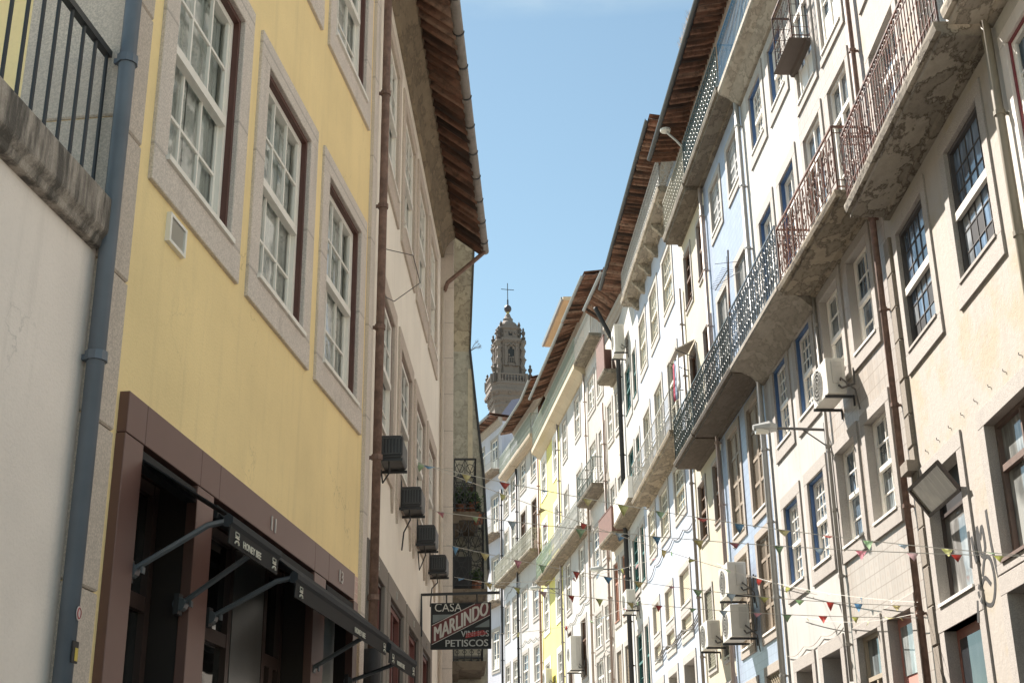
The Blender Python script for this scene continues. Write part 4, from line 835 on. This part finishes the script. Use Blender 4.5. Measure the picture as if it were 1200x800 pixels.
# ---------------- the church tower ------------------------------------------
def tower():
    TW=Wall((-.55,180),90-13,'R'); W=TW; t=Thing('church_tower',TW,(0,0,0),'tall baroque granite bell tower topped by a ball and an iron cross','tower')
    TG=stone((.27,.225,.20),.35,.75,.9); TD=stone((.12,.10,.09),.5,0,.5)
    def oct_(r,ch=.32):   # chamfered square ring
        c=r*(1-ch); return [(r,-c),(r,c),(c,r),(-c,r),(-r,c),(-r,-c),(-c,-r),(c,-r)]
    def stack(prof,ch=.32):
        q=MB(); vs=[]; fs=[]; n=8
        for r,z in prof: vs+=[(x,y,z) for x,y in oct_(r,ch)]
        for i in range(len(prof)-1): fs+=[(i*n+k,i*n+(k+1)%n,(i+1)*n+(k+1)%n,(i+1)*n+k) for k in range(n)]
        fs+=[tuple(range(n))[::-1],tuple(range((len(prof)-1)*n,len(prof)*n))]; return q.add(vs,fs)
    t.part(stack([(2.7,0),(2.7,56),(2.9,56.3),(2.9,56.8),(2.35,57),(2.35,60.6)]),'shaft',TG)
    t.part(stack([(2.35,60.6),(2.5,60.9),(2.45,61.2),(2.6,61.6),(2.75,61.9),(2.7,62.2),(2.95,62.5),(3.1,62.7),(3.1,63.0),(2.9,63.1),(2.9,63.7),(3.0,63.8),(3.0,64.0),(0.5,64.0)]),'gallery_base',TG)
    q=MB(); # balustrade
    r=2.85; o8=oct_(r)
    for k in range(8):
        x0,y0=o8[k]; x1,y1=o8[(k+1)%8]; n=9 if math.hypot(x1-x0,y1-y0)>2.5 else 4
        for i in range(n+1):
            u=i/n; x=x0+(x1-x0)*u; y=y0+(y1-y0)*u; 
            if i in (0,): q.lathe([(.24,0),(.24,1.35)],(x,y,64.0),6)
            else: q.lathe([(.07,0),(.13,.3),(.07,.6),(.12,.9),(.08,1.15)],(x,y,64.0),6)
        q.tube([(x0,y0,65.2),(x1,y1,65.2)],.15,4); q.tube([(x0,y0,64.08),(x1,y1,64.08)],.14,4)
    t.part(q,'balustrade',TG)
    body=stack([(r_*.92,z_) for r_,z_ in [(2.0,64.0),(2.05,65.2),(1.9,65.5),(1.85,66.8),(1.95,67.0),(1.95,70.2),(2.1,70.4),(2.25,70.7),(2.2,71.0),(1.75,71.1),(1.65,71.2),(1.65,72.4),(1.85,72.6),(1.8,72.9),(1.4,73.0)]],.36); t.part(body,'belfry',TG)
    for k in range(4):      # arched openings on the four faces
        a=k*PI/2; ca,sa=math.cos(a),math.sin(a); rot=lambda x,y,z:((x*ca-y*sa)*.92,(x*sa+y*ca)*.92,z)
        pts=[(-.52,67.3),(.52,67.3)]+[(.52*math.cos(PI*i/8),69.1+.6*math.sin(PI*i/8)) for i in range(9)]
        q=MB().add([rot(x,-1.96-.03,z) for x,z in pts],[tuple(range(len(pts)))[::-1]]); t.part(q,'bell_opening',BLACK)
        q=MB(); fr=[(-.58,67.3)]+[(-.6*math.cos(PI*i/8),69.1+.68*math.sin(PI*i/8)) for i in range(9)]+[(.58,67.3)]
        q.tube([rot(x,-2.04,z) for x,z in fr],.11,5)
        for x in (-.28,0,.28): q.tube([rot(x,-2.02,67.3),rot(x,-2.02,68.0)],.06,5)
        q.tube([rot(-.42,-2.04,68.05),rot(.42,-2.04,68.05)],.07,4); q.tube([rot(-.8,-2.12,69.8),rot(-.3,-2.16,70.1),rot(0,-2.16,69.85),rot(.3,-2.16,70.1),rot(.8,-2.12,69.8)],.14,5)
        for x in (-.85,.85): q.tube([rot(x,-2.05,66.9),rot(x,-2.05,69.9)],.16,6); q.lathe([(.24,0),(.24,.2)],rot(x,-2.05,66.8),6); q.lathe([(.2,0),(.28,.25)],rot(x,-2.05,69.8),6)
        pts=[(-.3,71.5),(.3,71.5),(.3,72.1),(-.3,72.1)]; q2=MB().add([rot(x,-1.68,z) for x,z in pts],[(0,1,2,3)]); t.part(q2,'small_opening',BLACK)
        t.part(q,'carved_frame',TG)
        # corner buttress with scrolls and urn
        for (x,y) in ((1.95,1.95),):
            q=MB(); cx,cy=rot(1.78,1.78,0)[:2]; ux,uy=cx/2.52,cy/2.52
            q.tube([(cx+ux*w,cy+uy*w,z) for w,z in ((-.1,64.2),(.35,64.9),(.1,65.6),(.25,66.2),(0,66.9),(.28,67.7),(.02,68.3),(.25,69.1),(0,69.7),(.35,70.3),(.35,70.7))],.34,6)
            for z,rr in ((65,.38),(66.3,.4),(67.8,.42),(69.1,.40),(70.4,.46)): q.blob((cx+ux*.2,cy+uy*.2,z),(rr,rr,rr*.6),6,.25)
            t.part(q,'buttress',TG)
            q=MB(); q.lathe([(.3,0),(.3,.3),(.12,.4),(.28,.8),(.30,1.05),(.12,1.3),(.16,1.5),(.05,1.75)],(cx+ux*.25,cy+uy*.25,70.9),8); t.part(q,'urn',TD)
            q=MB(); gx,gy=rot(2.75,2.75,0)[:2]; q.lathe([(.3,0),(.3,1.3),(.12,1.5),(.3,1.9),(.32,2.15),(.12,2.4),(.2,2.6),(.05,2.85)],(gx,gy,64.0),8); t.part(q,'urn',TD)
            q=MB(); cx2,cy2=rot(1.42,1.42,0)[:2]; q.tube([(cx2,cy2,71.2),(cx2*1.08,cy2*1.08,71.8),(cx2,cy2,72.5)],.22,6); q.lathe([(.22,0),(.1,.2),(.22,.5),(.22,.7),(.05,1.1)],(cx2,cy2,72.6),8); t.part(q,'urn',TD)
    # carved lumps along cornices
    q=MB(); random.seed(3)
    for z,r in ((70.6,2.04),(72.6,1.66),(66.9,1.85),(62.5,3.0),(61.4,2.6),(71.9,1.56),(68.3,1.8),(69.6,1.82),(65.5,1.88)):
        o8=oct_(r,.34)
        for k in range(8):
            x0,y0=o8[k]; x1,y1=o8[(k+1)%8]; n=max(2,int(math.hypot(x1-x0,y1-y0)/.55))
            for i in range(n): u=(i+.5)/n; g=random.uniform(.10,.2); q.blob((x0+(x1-x0)*u,y0+(y1-y0)*u,z+random.uniform(-.2,.2)),(g,g,g*1.1),6,.3)
    tag(t.part(q,'carving',TG),kind='stuff')
    t.part(MB().lathe([(1.45,73.0),(1.4,73.4),(1.15,73.8),(.75,74.1),(.7,74.3),(.75,74.5),(.62,74.6),(.45,74.9),(.3,75.3)],(0,0,0),12),'dome',TG)
    t.part(MB().lathe([(.25,75.0),(.3,75.2),(.2,75.5),(.25,75.7)],(0,0,0),8),'finial',plain((.45,.38,.14),.5))
    t.part(MB().lathe([(.02,75.55),(.35,75.7),(.53,76.0),(.55,76.2),(.45,76.5),(.25,76.7),(.02,76.75)],(0,0,0),12),'ball',plain((.06,.05,.06),.4),smooth=True)
    t.part(MB().tube([(0,0,76.7),(0,0,80.2)],.06,5).tube([(0,0,76.7),(0,0,77.6)],.12,5).tube([(-.95*1,-.0,79.2),(.95,0,79.2)],.05,5),'cross',IRON)
tower()

# ---------------- things hung on the fronts -----------------------------------
def ac_unit(w,s,z,label,L_=.80,H=.55,D=.28,o=.12,big=False):
    W=RW[w]; t=Thing('air_conditioner',W,(s,0,z),label,'air conditioner','air conditioning units on the fronts')
    c=t.part(MB().box((s,o,z),(s+L_,o+D,z+H)),'casing',plain((.66,.64,.58),.5,var=.05,dirt=.15)); bevel(c,.015,2)
    q=MB(); cx,cz=s+L_*.62,z+H*.5
    for r in (.07,.13,.19,.24): 
        if r<H*.48: q.tube([(cx+r*math.cos(2*PI*k/18),o+D+.012,cz+r*math.sin(2*PI*k/18)) for k in range(18)],.006,4,True)
    for k in range(8): a=PI*k/8; r=min(.24,H*.46); q.tube([(cx-r*math.cos(a),o+D+.010,cz-r*math.sin(a)),(cx+r*math.cos(a),o+D+.010,cz+r*math.sin(a))],.004,3)
    t.part(q,'fan_grille',plain((.45,.44,.41),.5))
    t.part(MB().lathe([(min(.24,H*.46),0),(min(.24,H*.46),.004)],(0,0,0),20).__class__().add([(cx+min(.235,H*.45)*math.cos(2*PI*k/20),o+D+.003,cz+min(.235,H*.45)*math.sin(2*PI*k/20)) for k in range(20)],[tuple(range(20))[::-1]]),'fan_opening',plain((.10,.10,.10),.7))
    q=MB(); q.box((s-.012,o+.05,z+.16),(s-.002,o+.2,z+H-.06)); q.box((s-.016,o+.08,z+H-.14),(s-.011,o+.17,z+H-.11)); t.part(q,'side_cover',plain((.55,.53,.48),.5))
    q=MB()
    for x in (s+.06,s+L_-.1): q.box((x,0,z-.04),(x+.035,o+D+.03,z-.002)); q.box((x,0,z-.16),(x+.035,.02,z-.04))
    t.part(q,'bracket',IRON)
    q=MB(); q.tube([(s-.02,o+.12,z+.12),(s-.1,o+.1,z+.05),(s-.15,.05,z+.1),(s-.12,.03,z+.35)],.018,5); q.tube([(s-.02,o+.09,z+.2),(s-.12,o+.12,z+.2),(s-.18,.06,z+.0),(s-.2,.03,z-.3)],.014,5); t.part(q,'hose',plain((.12,.11,.10),.7)); return t
ac_unit('2',1.95,7.90,'white air conditioner between the upper and lower windows of the beige tiled house')
ac_unit('4',1.95,6.36,'upper of two large air conditioners stacked beside the brown shutters',L_=.85,H=.62,D=.36,o=.14)
ac_unit('4',1.95,5.55,'lower of two large air conditioners stacked beside the brown shutters',L_=.85,H=.62,D=.36,o=.14)
ac_unit('5',.75,5.80,'air conditioner in front of the diamond grilles of the narrow cream house')
ac_unit('6b',1.7,8.72,'air conditioner under the dark green windows of the slim white house',L_=.95,H=.62)
ac_unit('6b',1.6,17.0,'white unit mounted high on the slim white house just under the balcony',L_=.8,H=.95,D=.32)
ac_unit('9',2.0,8.30,'tall white unit low on the broad white house far down the street',L_=.9,H=1.25,D=.4)
ac_unit('10',2.6,8.6,'air conditioner low on the lemon yellow front',L_=.9,H=.7)
def lamp(w,s,z,zb,out,label,ds=0):
    W=RW[w]; t=Thing('street_lamp',W,(s,0,zb),label,'street lamp','street lamps bracketed to the right hand fronts')
    t.part(MB().box((s-.03,0.002,zb),(s+.03,.03,z+.12)),'wall_plate',plain((.10,.10,.10),.6))
    t.part(MB().tube([(s,.03,z),(s+ds*.5,out*.5,z+.02),(s+ds*.75,out*.72,z+.02)],.022,8).tube([(s,.03,z-.25),(s+ds*.3,out*.32,z-.0)],.012,6),'arm',plain((.10,.10,.10),.5))
    h=t.part(MB().tube([(s+ds*.70,out*.68,z+.03),(s+ds*.78,out*.78,z+.045),(s+ds,out,z+.03)],.06,8,rf=lambda u:.045+.05*math.sin(PI*min(1,u*.9+.1))),'lamp_head',plain((.45,.46,.45),.5,.2)); 
    t.part(MB().tube([(s+ds*.80,out*.80,z-.02),(s+ds*.97,out*.97,z-.02)],.055,8),'lens',glassy((.5,.5,.45),.1))
lamp('3',.15,7.86,7.2,1.15,'long armed street lamp between the blue windowed and the beige tiled houses')
lamp('6b',3.3,10.25,9.2,1.3,'street lamp on the black drainpipe of the slim white house')
lamp('10',.5,12.25,11.2,1.3,'street lamp on the lemon yellow front, farthest down the street')
# TV antenna above the middle balcony
W=RW['4']; t=Thing('antenna',W,(1.2,.5,10.3),'rusty television antenna on a mast above the middle balcony','antenna')
t.part(MB().tube([(.15,.55,10.3),(-.35,.55,12.5)],.016,6),'mast',rusty()); q=MB(); P0=Vector((-.28,.55,12.15)); P1=Vector((1.25,.5,12.35)); q.tube([P0,P1],.01,4)
for k in range(14): p=P0.lerp(P1,(k+.5)/14); q.tube([p-Vector((0,.11,.03)),p+Vector((0,.11,.03))],.004,3)
q.tube([P0+Vector((.1,0,-.25)),P0+Vector((.1,0,.3))],.006,4); q.tube([P0+Vector((-.1,-.2,.1)),P0+Vector((.25,.2,.2))],.006,4); q.tube([P0+Vector((-.1,-.2,-.1)),P0+Vector((.25,.2,-.25))],.006,4); t.part(q,'boom',IRON)
# laundry under a small canopy
W=RW['5']; t=Thing('window_canopy',W,(2.3,0,12.6),'small tilted white canopy over a window of the narrow cream house','canopy')
q=MB(); q.poly([(2.0,.02,13.15),(2.9,.02,13.15),(2.9,.5,12.9),(2.0,.5,12.9)],(0,0,.03)); t.part(q,'sheet',plain((.50,.47,.42),.8,dirt=.3)); t.part(MB().tube([(2.0,.02,12.7),(2.0,.48,12.9)],.012,4).tube([(2.9,.02,12.7),(2.9,.48,12.9)],.012,4),'bracket',IRON)
def cloth(w,s,z,wd,ht,col,label,o=.42):
    W=RW[w]; q=MB(); n=10; m=6; vs=[]
    for j in range(m+1):
        for i in range(n+1): vs.append((s+wd*i/n,o+.02*math.sin(i*1.3+j*.4)+.012*math.sin(i*2.9),z-ht*j/m-.01*math.sin(i*.9)))
    q.add(vs,[(j*(n+1)+i,j*(n+1)+i+1,(j+1)*(n+1)+i+1,(j+1)*(n+1)+i) for j in range(m) for i in range(n)])
    o_=q.build('laundry',plain(col,.9,var=.1),None,W,(s,o,z-ht),smooth=True); o_.matrix_world=W.mat((s,o,z-ht)); md=o_.modifiers.new('t','SOLIDIFY'); md.thickness=.006; tag(o_,label,'laundry','washing hung below the white canopy')
cloth('5',2.05,12.85,.3,.85,(.65,.62,.60),'white towel hanging under the small canopy'); cloth('5',2.4,12.8,.16,.95,(.35,.42,.55),'blue cloth hanging under the small canopy'); cloth('5',2.62,12.8,.22,.9,(.42,.08,.12),'dark red cloth hanging under the small canopy')
# plants on the far balconies and dry grass on the gutter
def foliage(q,c,r,n,sz,cols=None):
    for _ in range(n):
        v=Vector((random.gauss(0,.5),random.gauss(0,.5),random.gauss(0,.5))); p=Vector(c)+Vector((v.x*r[0],v.y*r[1],v.z*r[2])); d=Vector((random.uniform(-1,1),random.uniform(-1,1),random.uniform(-.6,1))).normalized(); e=d.orthogonal().normalized()
        s=sz*random.uniform(.6,1.3); q.add([p-e*s*.35,p+d*s*.6,p+e*s*.35,p-d*s*.6],[(0,1,2,3)])
def plant(W,s,o,z,r,label,n=420,sz=.06,col=(.05,.09,.03)):
    t=Thing('potted_plant',W,(s,o,z),label,'plant','plants on the dark iron balconies')
    t.part(MB().lathe([(.07,0),(.10,.16),(.11,.17),(.09,.17)],(s,o,z),10),'pot',plain((.30,.13,.08),.8))
    q=MB(); foliage(q,(s,o,z+.17+r[2]*.75),r,n,sz); t.part(q,'foliage',plain(col,.7,var=.45,sc_=14)); q=MB()
    for k in range(5): q.tube([(s,o,z+.15),(s+random.uniform(-.5,.5)*r[0],o+random.uniform(-.5,.5)*r[1],z+.17+r[2])],.005,3)
    t.part(q,'stem',plain((.10,.08,.04),.8))
plant(WM,.45,.14,6.80,(.16,.12,.14),'leafy plant at the wall side of the upper dark balcony'); plant(WM,.35,.34,6.80,(.14,.1,.08),'trailing plant on the outer corner of the upper dark balcony',300)
plant(WM,.5,.36,5.58,(.16,.1,.10),'low plant on the outer side of the second dark balcony',300); plant(WM,.9,.2,6.80,(.2,.16,.2),'bushy plant deeper on the upper dark balcony')
plant(WM,.3,.40,6.62,(.1,.05,.08),'small dark plant pot hooked outside the upper dark balcony',200,.05,(.03,.05,.03))
W=RW['3']; q=MB(); random.seed(5)
for _ in range(1500):
    s=random.uniform(.4,5.2); l=random.uniform(.08,.30)*(1 if s<3.8 else .6); zz=18.80 if s<3.85 else 18.1; p=Vector((s,.84+random.uniform(-.05,.05),zz)); d=Vector((random.uniform(-.5,.5),random.uniform(-.25,.6),1)).normalized()*l; e=Vector((.006,0,0)); q.add([p-e,p+e,p+d+e*.3,p+d-e*.3],[(0,1,2,3)])
o=q.build('dry_grass',plain((.38,.27,.15),.9,var=.3),None,W,(.4,.84,18.8)); o.matrix_world=W.mat((.4,.84,18.8)); tag(o,'dry brown grass growing in the highest gutter on the right','grass',kind='stuff')
W=WN; q=MB()
t=Thing('weed',WN,(.1,.1,10.0),'sparse dry weed sprouting from the mossy house wall','weed'); 
for k in range(9):
    a=random.uniform(-.6,1.2); P=[(.05,.03,9.95),(.05,.03+.06*math.cos(a)+.02,10.02+.05*math.sin(a)),(.05,.03+.15*math.cos(a)+.02,10.05+.1*math.sin(a))]; q.tube(P,.0025,3); foliage(q,P[-1],(.03,.03,.03),5,.022)
t.part(q,'twigs',plain((.22,.15,.10),.9))
# pigeons-like bird ornament left out; satellite style bracket on the top eave
t=Thing('wall_bracket',RW['5'],(.2,.6,17.4),'pale tubular bracket under the dark eave near the top balcony','bracket'); t.part(MB().tube([(.2,.1,17.0),(.2,.5,17.5),(.2,.75,17.75)],.03,6),'tube',plain((.5,.5,.48),.5)); t.part(MB().lathe([(.02,0),(.12,.03),(.13,.08)],(.2,.75,17.72),10),'cap',plain((.6,.6,.57),.5))

# ---------------- bunting ---------------------------------------------------
FC=[(.66,.18,.16),(.80,.45,.52),(.74,.76,.40),(.28,.50,.70),(.50,.66,.46),(.84,.70,.72),(.82,.76,.46),(.62,.72,.80)]
FM=[]
for c in FC:
    m,nt,bs=mat('bunting_cloth'); bs.inputs['Base Color'].default_value=(*c,1); bs.inputs['Roughness'].default_value=.8
    tr=N(nt,'ShaderNodeBsdfTranslucent'); tr.inputs['Color'].default_value=(*c,1); ms=N(nt,'ShaderNodeMixShader'); ms.inputs[0].default_value=.4; L(nt,bs.outputs[0],ms.inputs[1]); L(nt,tr.outputs[0],ms.inputs[2]); L(nt,ms.outputs[0],nt.nodes['Material Output'].inputs[0]); FM.append(m)
STR=plain((.62,.60,.55),.8)
def bunting(A,B,sag,nf,label,fs,seed,off=.3):
    random.seed(seed); A=Vector(A); B=Vector(B); root=bpy.data.objects.new('bunting',None); COL.objects.link(root); root.location=A; tag(root,label,'bunting','strings of flags across the street')
    pt=lambda u:A.lerp(B,u)-Vector((0,0,sag*4*u*(1-u)))
    class G: sg=1
    q=MB().tube([pt(k/30)-A for k in range(31)],.0045,4); q.build('string',STR,root,G)
    D=(B-A).normalized(); ci=random.randrange(8)
    for i in range(nf):
        u=(i+off+random.uniform(-.12,.12))/nf; p=pt(u)-A; w=random.uniform(.045,.065)*fs; h=random.uniform(.08,.12)*fs; th=random.uniform(-1.2,1.2); n=Vector((-D.y,D.x,0))
        dn=(Vector((0,0,-1))*math.cos(th)+n*math.sin(th)); e=D; vs=[]
        c=.02*fs
        vs=[p-e*w,p+n*c*.5,p+e*w,p-e*w*.5+dn*h*.5+n*c,p+e*w*.5+dn*h*.5-n*c*.3,p+dn*h]
        q=MB().add(vs,[(0,1,3),(1,4,3),(1,2,4),(3,4,5)]); o=q.build('flag',FM[(ci+i*3+random.randrange(2))%8],root,G,smooth=True); md=o.modifiers.new('t','SOLIDIFY'); md.thickness=.0015
P1=lambda s,o,z:W1.pt(s,o,z); PK=lambda s,o,z:WK.pt(s,o,z); 
bunting(PK(1.25,.36,5.52),P1(13.3,.06,4.40),.12,15,'flag string from the nearest black box to the cream yellow house',1,1)
bunting(PK(3.3,.36,5.52),P1(12.9,.06,4.30),.10,15,'flag string from the second black box to the right edge of the cream yellow house',1,2)
bunting(PK(5.1,.36,5.52),P1(16.70,.14,4.50),.16,15,'flag string from the third black box to the brown drainpipe',1,3)
bunting(PK(6.9,.34,5.45),P1(16.72,.14,4.36),.14,15,'flag string from the farthest black box to the foot of the brown drainpipe',1,4)
bunting(PK(4.0,.05,6.35),RW['3'].pt(1.3,.05,5.5),.10,11,'steep flag string crossing the others towards the blue windows',1,5,.1)
bunting(RW['3'].pt(2.4,.05,5.35),P1(16.73,.14,4.42),.10,5,'short flag string along the fronts above the shop doors on the right',.8,6)
bunting(RW['5'].pt(1.0,.05,7.6),P1(16.71,.12,4.55),.15,9,'low flag string in front of the diamond grilles to the brown drainpipe',.9,7)
bunting(WM.pt(.3,.4,5.7),RW['6'].pt(2.0,.05,8.9),.25,9,'far flag string from the dark balconies to the pale blue house',1.2,8)
bunting(WM.pt(.9,.4,5.0),RW['6'].pt(6.0,.05,8.6),.3,9,'farthest flag string low beyond the hanging sign',1.2,9)

# ------------------------------------------------------------------ light and sky
SAZ=-40.0; SEL=50.0      # sun azimuth from +Y (negative = left), elevation
sd=bpy.data.lights.new('sun','SUN'); so=bpy.data.objects.new('sun',sd); COL.objects.link(so); sd.energy=5.0; sd.angle=R(.53); sd.color=(1,.92,.83)
d=Vector((math.sin(R(SAZ))*math.cos(R(SEL)),math.cos(R(SAZ))*math.cos(R(SEL)),math.sin(R(SEL)))); so.rotation_euler=d.to_track_quat('Z','Y').to_euler(); so.location=(0,0,40)
w=bpy.data.worlds.new('World'); scn.world=w; w.use_nodes=True; nt=w.node_tree; bg=nt.nodes['Background']
sk=nt.nodes.new('ShaderNodeTexSky'); sk.sky_type='NISHITA'; sk.sun_disc=False; sk.sun_elevation=R(SEL); sk.sun_rotation=R(SAZ); sk.air_density=1.0; sk.dust_density=.1; sk.ozone_density=.6; sk.altitude=100
tc=nt.nodes.new('ShaderNodeTexCoord'); mp=nt.nodes.new('ShaderNodeMapping'); mp.inputs['Scale'].default_value=(2.2,2.2,6); mp.inputs['Rotation'].default_value=(0,.35,0)
nt.links.new(tc.outputs['Generated'],mp.inputs['Vector']); nz=nt.nodes.new('ShaderNodeTexNoise'); nz.inputs['Scale'].default_value=2.1; nz.inputs['Detail'].default_value=9; nz.inputs['Roughness'].default_value=.62; nt.links.new(mp.outputs[0],nz.inputs['Vector'])
# thin cloud bank only high up ahead-left
sx=nt.nodes.new('ShaderNodeSeparateXYZ'); nt.links.new(tc.outputs['Generated'],sx.inputs[0])
r1=nt.nodes.new('ShaderNodeMapRange'); r1.inputs[1].default_value=.565; r1.inputs[2].default_value=.62; nt.links.new(sx.outputs[2],r1.inputs[0])
cr=nt.nodes.new('ShaderNodeValToRGB'); cr.color_ramp.elements[0].position=.44; cr.color_ramp.elements[1].position=.80; nt.links.new(nz.outputs['Fac'],cr.inputs['Fac'])
mu=nt.nodes.new('ShaderNodeMath'); mu.operation='MULTIPLY'; nt.links.new(r1.outputs[0],mu.inputs[0]); nt.links.new(cr.outputs['Color'],mu.inputs[1])
mx=nt.nodes.new('ShaderNodeMix'); mx.data_type='RGBA'; mx.inputs[7].default_value=(7.0,7.2,7.4,1); nt.links.new(mu.outputs[0],mx.inputs[0]); nt.links.new(sk.outputs[0],mx.inputs[6]); tn=nt.nodes.new('ShaderNodeMix'); tn.data_type='RGBA'; tn.blend_type='MULTIPLY'; tn.inputs[0].default_value=1; tn.inputs[7].default_value=(1.0,1.0,.81,1); nt.links.new(mx.outputs[2],tn.inputs[6]); nt.links.new(tn.outputs[2],bg.inputs['Color']); bg.inputs['Strength'].default_value=.067
vs=scn.view_settings; vs.view_transform='Standard'; vs.look='None'; vs.exposure=1.6; vs.gamma=1
